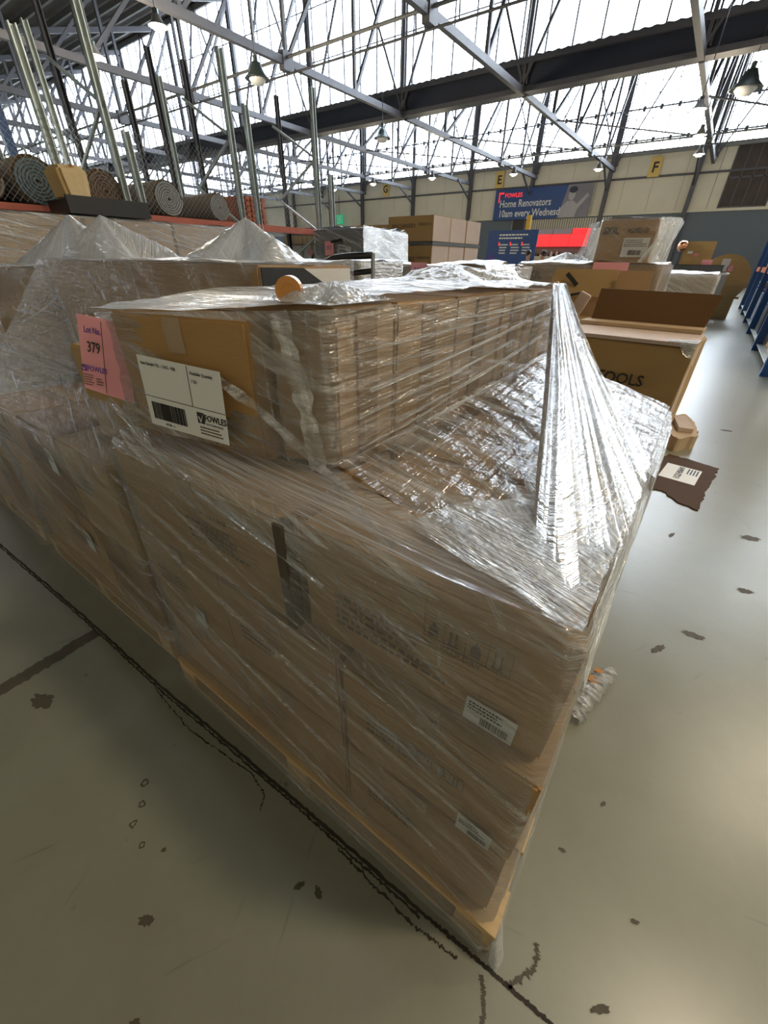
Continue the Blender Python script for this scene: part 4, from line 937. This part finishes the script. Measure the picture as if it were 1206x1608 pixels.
# pale broken cartons with black straps between
for i, (x, z, t) in enumerate([(-.80, 1.30, -.35), (-.71, 1.25, .40)]):
    o = carton(x-.035, x+.035, 3.06, 3.10, 1.092, z, ['taller', 'shorter'][i]+' pale carton strip standing beside the brown carton with raised flap', 'card_pink', tape=None, tilt=(0, t), dent=.003)
carton(-1.14, -.60, 3.0, 3.42, 0, 1.08, 'low brown carton carrying the pale strips and black tool case', 'card3', tape=None, dent=.003)
o = MB().box(-.20, .10, -.06, .06, 0, .07).obj('tool_case', 'black', None, (-.82, 3.22, 1.086)); tag(o, 'black tool case and strap on the low brown carton', 'case')
MB().tube([(-.20, -.05, .06), (-.05, -.08, .11), (.12, -.09, .15), (.17, -.05, .11)], .008).obj('strap', 'black', o, smooth=True)
# person heads beyond the cartons
def person(x, y, rz, label, shirt='shirt', scale=1.0, lean=0.0):
    J = [((0, 0, .93), .125), ((0, 0, 1.10), .12), ((0, .01, 1.30), .135), ((0, .01, 1.43), .07), ((0, -.01, 1.50), .052), ((0, -.02, 1.56), .07), ((0, -.015, 1.66), .088), ((0, -.01, 1.73), .06)]
    E_ = [(i, i+1) for i in range(7)]; k = 8
    for s in (-1, 1):
        J += [((s*.17, .01, 1.40), .055), ((s*.22, .02, 1.16), .043), ((s*.21, -.16, 1.0), .033), ((s*.19, -.24, .98), .03)]
        E_ += [(2, k), (k, k+1), (k+1, k+2), (k+2, k+3)]; k += 4
        J += [((s*.09, 0, .86), .085), ((s*.10, -.01, .48), .058), ((s*.10, .02, .09), .04), ((s*.10, -.10, .035), .035), ((s*.10, -.17, .03), .028)]
        E_ += [(0, k), (k, k+1), (k+1, k+2), (k+2, k+3), (k+3, k+4)]; k += 5
    me = bpy.data.meshes.new('body'); me.from_pydata([j[0] for j in J], E_, [])
    o = bpy.data.objects.new('person', me); COL.objects.link(o)
    m = o.modifiers.new('skin', 'SKIN'); sv = me.skin_vertices[0].data
    for q, j in zip(sv, J): q.radius = (j[1], j[1])
    sv[0].use_root = True
    o.modifiers.new('s', 'SUBSURF').levels = 2
    bpy.context.view_layer.update(); dg = bpy.context.evaluated_depsgraph_get()
    m2 = bpy.data.meshes.new_from_object(o.evaluated_get(dg)); bpy.data.objects.remove(o)
    for n in ('skin', shirt, 'trousers', 'black'): m2.materials.append(mat(n))
    for p in m2.polygons:
        c = p.center; p.use_smooth = True
        p.material_index = 0 if (c.z > 1.46 or (c.y < -.19 and c.z > .9)) else (1 if c.z > .93 else (2 if c.z > .09 else 3))
    o = put('person', m2, None, (x, y, 0), (0, 0, rz)); tag(o, label, 'person'); o.scale = (scale,)*3
    hr = MB().lathe([(0, .115), (.06, .10), (.098, .05), (.105, 0), (.098, -.06), (.08, -.08)], 18, (0, .012, 1.675)).obj('hair', 'hair', o, smooth=True)
    for s in (-1, 1):
        MB().lathe([(0, -.008), (.008, -.004), (.010, 0), (.008, .004), (0, .008)], 8, (s*.033, -.098, 1.66)).obj('eye', 'ink', o); MB().box(s*.090-.008, s*.090+.008, -.02, .015, 1.62, 1.68).obj('ear', 'skin', o)
        for q in range(5):
            MB().tube([(s*(.172+q*.009), -.245, .985), (s*(.170+q*.010), -.285-(.012 if q in (1, 2, 3) else 0), .975), (s*(.170+q*.010), -.31-(.012 if q in (1, 2, 3) else 0), .955)], .0065, 6).obj('finger', 'skin', o)
    MB().add([(-.014, -.095, 1.615), (.014, -.095, 1.615), (0, -.125, 1.62), (0, -.10, 1.665)], [(0, 2, 3), (2, 1, 3), (0, 1, 2)]).obj('nose', 'skin', o)
    MB().box(-.022, .022, -.098, -.090, 1.586, 1.593).obj('mouth', 'card_dark', o)
    return o
person(-5.75, 16.6, 1.0, 'person with black hair in dark clothes beyond the wrapped loads', 'shirt', 1.0)
person(-5.47, 17.4, -.6, 'person in a pale top just right of the dark-clothed one', 'white', 1.0)

# ------------------------------------------------------------------ far right goods
sl = empty('laminate_cabinet', (-.16, 15.0, 0), .0, 'light grey laminate cabinet on a low base at the end of the loads', 'cabinet')
MB().box(-.34, .31, .0, .5, .08, 1.18).obj('body', 'greyslab', sl); MB().box(-.36, .33, -.03, .52, 1.181, 1.22).obj('top', 'white', sl); MB().box(-.20, .42, -.25, .45, 0, .078).obj('base', 'white', sl)
o = MB().box(-.16, .04, -.02, -.004, .35, .62).obj('poster', 'black', sl)
disc('poster_mark', el(-.06, .52, .05, .05), -.024, 'pinkpaper', sl)
rt = empty('round_table', (.06, 17.2, 0), 0, 'round plywood table top standing on edge with pink and white stickers', 'table')
MB().lathe([(0, -.02), (.66, -.02), (.66, .02), (0, .02)], 40, (0, 0, 1.02), 'y').obj('table_top', 'ply', rt); MB().box(-.5, .5, .021, .10, .0, .9).obj('trestle', 'ply', rt)
MB().box(-.6, .6, -.05, -.021, .54, .6).obj('edge_strip', 'ply', rt)
for (x, z, m, w, hh) in ((-.05, 1.4, 'paper', .10, .16), (.1, 1.32, 'pinkpaper', .07, .07), (-.05, .98, 'paper', .10, .04), (.0, .8, 'pinkpaper', .11, .05)): MB().box(x-w, x+w, -.03, -.021, z-hh, z+hh).obj('sticker', m, rt)
pl = MB().box(-.36, .36, -.02, .02, .0, .55).obj('plywood_sheet', 'ply', None, (-.72, 15.9, 1.40), (-.08, 0, 0)); tag(pl, 'square golden plywood sheet with stickers beside the copper pot', 'board')
MB().box(-.24, -.12, -.028, -.021, .26, .32).obj('sticker', 'paper', pl); MB().box(-.08, .04, -.028, -.021, .2, .27).obj('sticker', 'pinkpaper', pl)
bl = MB().box(-1.35, .0, 15.5, 16.4, 0, 1.385).obj('workbench', 'greybox'); tag(bl, 'dark cabinet carrying the plywood sheet', 'cabinet')
MB().box(-1.37, .02, 15.48, 16.42, 1.386, 1.398).obj('worktop', 'black', bl)
for i in range(2): MB().box(-1.3+i*.65, -.68+i*.65, 15.47, 15.498, .1, 1.3).obj('door', 'greybox', bl)
cu = MB().lathe([(0, -.12), (.08, -.11), (.13, -.04), (.13, .02), (.09, .10), (.06, .12), (0, .12)], 24, axis='z').obj('copper_pot', 'copper', None, (-1.12, 15.75, 1.84), (.5, 0, 0), smooth=True); tag(cu, 'shiny copper pot hanging on a dark pole by the plywood sheet', 'pot')
o = MB().bar((0, .14, 1.40), (0, .14, 1.95), .05).bar((0, .14, 1.9), (0, .02, 1.9), .03).obj('pole', 'steel', None, (-1.12, 15.75, 0)); tag(o, 'short dark pole holding the copper pot', 'pole')
o = MB().box(-.12, .12, -.03, .03, 0, .12).obj('pink_packet', 'pinkpaper', None, (-.42, 15.6, 1.40)); tag(o, 'pink packet on the worktop right of the plywood sheet', 'packet')

# ------------------------------------------------------------------ right-hand blue racks
def upright(parent, y, hh, x0=1.02, x1=1.95):
    for x in (x0, x1): MB().box(x-.065, x+.065, y-.05, y+.05, 0.004, hh).obj('upright', 'blue', parent); MB().box(x-.07, x+.07, y-.08, y+.08, 0, .008).obj('foot_plate', 'blue', parent)
    b = MB(); z = .3; k = 0
    while z+.6 < hh: MB().bar((x0 if k % 2 else x1, y, z), (x1 if k % 2 else x0, y, z+.55), .03).obj('brace', 'blue', parent); z += .55; k += 1
def rack(parent_loc, ys, hh, label):
    r = empty('pallet_rack', parent_loc, 0, label, 'rack')
    for y in ys: upright(r, y, hh)
    for a, b_ in zip(ys, ys[1:]):
        for z in (1.30, 2.9):
            for x in (1.02, 1.95): MB().box(x-.025, x+.025, a+.051, b_-.051, z-.075, z+.06).obj('beam', 'orange', r)
            MB().box(1.045, 1.925, a+.06, b_-.06, z+.0, z+.05).obj('shelf', 'galv' if z < 2 else 'card4', r)
        MB().box(1.0, 1.95, a+.06, b_-.06, .10, .12).obj('shelf', 'galv', r)
    return r
rack((0, 0, 0), [8.35, 11.0, 13.7, 16.4, 19.1, 21.8], 4.6, 'long blue pallet rack with orange beams along the right aisle')
rdx_ = random.Random(11)
ncols = ['card4', 'white', 'card', 'greybox', 'card_pink', 'steelpale', 'black', 'card_gold']
bays = ['nearest', 'second', 'third', 'fourth', 'fifth']
for bi, (a, b_) in enumerate(zip([8.35, 11.0, 13.7, 16.4, 19.1], [11.0, 13.7, 16.4, 19.1, 21.8])):
    for lv, z in (('floor', .122), ('upper', 1.352)):
        y = a+.12; k = 0
        while y < b_-.55:
            w = rdx_.uniform(.35, .6); hh = rdx_.uniform(.3, .85) if lv == 'floor' else rdx_.uniform(.25, .7)
            carton(1.06+rdx_.uniform(0, .12), 1.7, y, y+w-.03, z, z+hh, '%s carton on the %s shelf in the %s bay of the blue rack' % (['first', 'second', 'third', 'fourth', 'fifth', 'sixth', 'seventh'][k], lv, bays[bi]), rdx_.choice(ncols), tape=None, dent=.002, group='goods on the blue rack'); y += w; k += 1
sp = MB().box(-.03, .03, -.9, .0, 0, .95).obj('leaning_panel', 'greyslab', None, (1.12, 8.1, .0), (0, .10, 0)); tag(sp, 'pale panel leaning at the near end of the blue rack', 'board')

# =============================================================== LEFT RACK WITH CARPET ROLLS
lr = empty('carpet_rack', (-6.0, 0, 0), 0, 'galvanised rack with red shelf edge carrying the carpet rolls', 'rack')
def gpost(x, y, z1, w=.07, dark=False, z0=0.0):
    o = MB().box(x-w/2, x-w/2+.012, y-w/2, y+w/2, z0, z1).box(x-w/2, x+w/2, y-w/2, y-w/2+.012, z0, z1).box(x-w/2, x+w/2, y+w/2-.012, y+w/2, z0, z1)
    return o.obj('post', 'steel' if dark else 'galv', lr)
for y, z in ((3.04, 3.7), (3.22, 2.61), (4.68, 3.63), (4.98, 3.18), (6.31, 3.63), (6.66, 2.63), (2.40, 3.2), (1.6, 3.6)): gpost(0, y, z)
for y, z in ((3.10, 3.75), (3.88, 3.3), (4.29, 3.7), (4.79, 3.7), (6.45, 3.7), (2.2, 3.6)): gpost(-.95, y, z, .06, True)
for y, z in ((2.6, 3.9), (3.4, 3.9), (5.1, 3.8)): gpost(-2.1, y, z, .07)
b = MB()
for y, ztop in ((3.04, 3.5), (4.68, 3.5), (6.31, 3.5)):
    z = .3; k = 0
    while z+.5 < ztop: MB().bar((0 if k % 2 else -.95, y, z), (-.95 if k % 2 else 0, y, z+.5), .03).obj('brace', 'galv', lr); z += .5; k += 1
MB().box(-.03, .03, .3, 6.9, 1.76, 1.845).obj('shelf_edge', 'redshelf', lr); MB().box(-2.2, -.031, .3, 6.9, 1.80, 1.845).obj('shelf', 'steelpale', lr)
bp = MB()
bp.box(-.98, -.90, 2.32, 2.40, 1.85, 3.15)
bp.obj('blue_post', 'blue', lr)
# chain-link mesh in front of the rolls
b = MB(); st = .062; y0, y1, z0, z1 = .4, 6.6, 1.86, 2.62
def clipd(ya, za, yb, zb):
    return (0.045, ya, za), (0.045, yb, zb)
k = y0-(z1-z0)
while k < y1:
    ya, za = k, z0; yb, zb = k+(z1-z0), z1
    if ya < y0: za += y0-ya; ya = y0
    if yb > y1: zb -= yb-y1; yb = y1
    b.bar(*clipd(ya, za, yb, zb), .004, n=3)
    ya, za, yb, zb = k, z1, k+(z1-z0), z0
    if ya < y0: za -= y0-ya; ya = y0
    if yb > y1: zb += yb-y1; yb = y1
    b.bar(*clipd(ya, za, yb, zb), .004, n=3)
    k += st
o = b.obj('wire_mesh', 'galv', lr); o['kind'] = 'stuff'
# carpet rolls
def roll(y, r, m, mend, label, ln=1.9, x=-6.09):
    o = empty('carpet_roll', (x, y, 1.846+r), 0, label, 'carpet', 'carpet rolls on the rack')
    MB().lathe([(r*.12, 0), (r*.12, -ln), (r, -ln), (r, -.02), (r*.985, -.004), (r*.97, 0)], 32, axis='x').obj('carpet', m, o, smooth=True)
    # spiral end
    V = []; F = []; N = 150; turns = 6.0
    for i in range(N+1):
        t = i/N; a = t*turns*2*pi; rr = r*(.12+.85*t)*(1+.03*sin(a*1.0+y*7)); th = r*.85/turns*.74
        for q in (rr-th, rr):
            V.append((0.0, q*cos(a), q*sin(a))); V.append((.018, q*cos(a), q*sin(a)))
    for i in range(N):
        k = i*4; F += [(k+1, k+3, k+7, k+5), (k, k+1, k+5, k+4), (k+3, k+2, k+6, k+7)]
    put('rolled_edge', mesh_from('rolled_edge', V, F, mend), o)
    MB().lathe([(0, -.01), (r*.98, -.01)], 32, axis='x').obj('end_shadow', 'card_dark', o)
for y, r, m, me_, lab in ((1.72, .19, 'rug', 'rug', 'beige carpet roll at the far left of the rack'), (2.20, .215, 'rug', 'rugblue', 'blue-grey ended carpet roll, second from the left'), (2.86, .20, 'rugbrown', 'rugbrown', 'brown carpet roll behind the kraft parcel'),
        (3.62, .195, 'rug', 'rugback', 'large beige carpet roll with pale grey end, middle of the rack'), (4.37, .165, 'rug', 'rugback', 'smallest carpet roll, at the right end of the rack')):
    roll(y, r, m, me_, lab)
bt = MB(); 
for k in range(6):
    for j in range(5): bt.box(-.02, .02, j*.11, j*.11+.07, k*.075, k*.075+.045)
o = bt.box(-.5, -.03, 0, .52, 0, .42).obj('brick_stack', 'orange', None, (-6.75, 5.25, 1.846)); tag(o, 'stack of orange slatted goods at the right end of the rack', 'box')
# kraft parcel on black tray
o = bevel_box_mesh('kraft_parcel', .22, .28, .26, 'kraft', .03, .05, 4); o = put('kraft_parcel', o, None, (-5.55, 2.28, 1.875), (0, 0, .3)); tag(o, 'crumpled kraft paper parcel on the black tray below the carpets', 'parcel')
MB().box(-.12, .12, -.015, .015, .262, .275).obj('tape', 'tape', o)
o = MB().box(-.25, .22, -.38, .42, -.085, .03).box(.19, .22, -.38, .42, .03, .06).obj('black_tray', 'black', None, (-5.55, 2.5, 1.842)); tag(o, 'black tray under the kraft parcel', 'tray')
o = MB().box(-.04, .04, -.1, .1, 0, .004).obj('lot_card', 'pinkpaper', None, (-5.40, 2.72, 1.875), (0, .4, 0)); tag(o, 'pink lot card on the black tray', 'tag')
# wrapped brown cartons under the shelf
orn = ['first', 'second', 'third', 'fourth', 'fifth', 'sixth', 'seventh', 'eighth']
for i in range(4):
    a = .35+i*.93
    o = carton(-5.92, -5.30, a, a+.90, .123, 1.0, orn[i]+' lower carton from the left in the brown row under the carpet rack', 'card3', group='lower brown cartons under the carpet rack', tape=None)
    o = carton(-5.92, -5.30, a, a+.90, 1.006, 1.72, orn[i]+' upper carton from the left in the brown row under the carpet rack', 'card2', group='upper brown cartons under the carpet rack', tape=None)
    pallet(-5.93, -5.29, a, a+.91, orn[i]+' pallet from the left in the row under the carpet rack', 'pallets under the carpet rack')
wrapbox(-5.92, -5.30, .35, 4.04, .14, 1.73, 'film round the brown row under the carpet rack', .16, 120, .4)

# ------------------------------------------------------------------ debris on the aisle floor
def torn(name, pts, z, th, m, label, cat='cardboard scrap', seed=1, rz=0):
    rd = random.Random(seed); P = [Vector((p[0], p[1], z)) for p in pts]; O = []
    for a, b_ in zip(P, P[1:]+P[:1]):
        n = max(2, int((b_-a).length/.03))
        for j in range(n):
            p = a.lerp(b_, j/n); O.append(p+Vector((rd.uniform(-.01, .01), rd.uniform(-.01, .01), 0)) if j else p)
    n = len(O); c = sum(O, Vector())/n
    V = [p-Vector((c.x, c.y, 0)) for p in O]; V += [p+Vector((0, 0, th)) for p in V]
    F = [tuple(range(n))[::-1], tuple(range(n, 2*n))]+[(k, (k+1) % n, n+(k+1) % n, n+k) for k in range(n)]
    o = put(name, mesh_from(name, V, F, m), None, (c.x, c.y, 0)); tag(o, label, cat); return o, c
o, c = torn('torn_cardboard', [(.497, 3.96), (.42, 3.45), (.385, 3.08), (.27, 3.12), (.16, 3.25), (.07, 3.22), (.08, 3.9), (.14, 4.05), (.3, 4.02)], .002, .006, 'card_floor', 'dark torn cardboard piece with white label lying on the aisle floor', seed=3)
l = MB().box(-.12, .12, -.16, .16, 0, .0012).obj('label', 'paper', o, (-.02, .08, .0085), (0, 0, -.12))
for k, (x, w) in enumerate(((-.09, .018), (-.055, .012), (-.03, .02), (.0, .010))): MB().box(.035+k*.02, .045+k*.02, .02, .14, .0014, .002).obj('barcode', 'ink', l)
text('0490H7D3', .058, 'ink', l, (-.03, .14, .0022), (0, 0, -pi/2), bold=.001)
o, c = torn('torn_cardboard', [(.05, 4.3), (.16, 4.15), (.30, 4.35), (.26, 4.75), (.16, 5.0), (.05, 4.8)], .0, .12, 'card4', 'pale folded cardboard scrap beside the dark torn piece', seed=5)
MB().box(-.06, .05, -.2, .18, .122, .16).obj('fold', 'card_pink', o, (0, 0, 0), (0, 0, .2))
torn('torn_cardboard', [(.04, 3.0), (.10, 3.02), (.10, 2.92), (.05, 2.9)], .002, .008, 'card_floor', 'tiny dark cardboard scrap nearest the load', seed=7)
# crumpled strip of film and tape
V = []; UV = []; F = []; n = 60
P = resamp([(.155, 1.36, .02), (.12, 1.26, .03), (.095, 1.16, .028), (.085, 1.06, .02)], n, False)
for i, p in enumerate(P):
    w = .034*(.6+.6*sin(pi*i/n)**.5)
    for q in range(9):
        a = q/8*pi; V.append(p+Vector((cos(a)*w, 0, sin(a)*.028-.01))+Vector(noise.noise_vector(Vector((i*.5, q*.6, 2))))*.012); UV.append((q*.02, i*.01))
for v in V: v.z = max(v.z, .002)
for i in range(n):
    for q in range(8): k = i*9+q; F.append((k, k+1, k+10, k+9))
o = put('crumpled_film', mesh_from('crumpled_film', V, F, 'whitefilm', True, UV)); tag(o, 'crumpled strip of film and tape on the floor right of the nearest load', 'plastic wrap')
MB().box(.09, .125, 1.24, 1.27, .035, .045).box(.10, .13, 1.30, 1.32, .035, .043).obj('tape', 'tape', o)
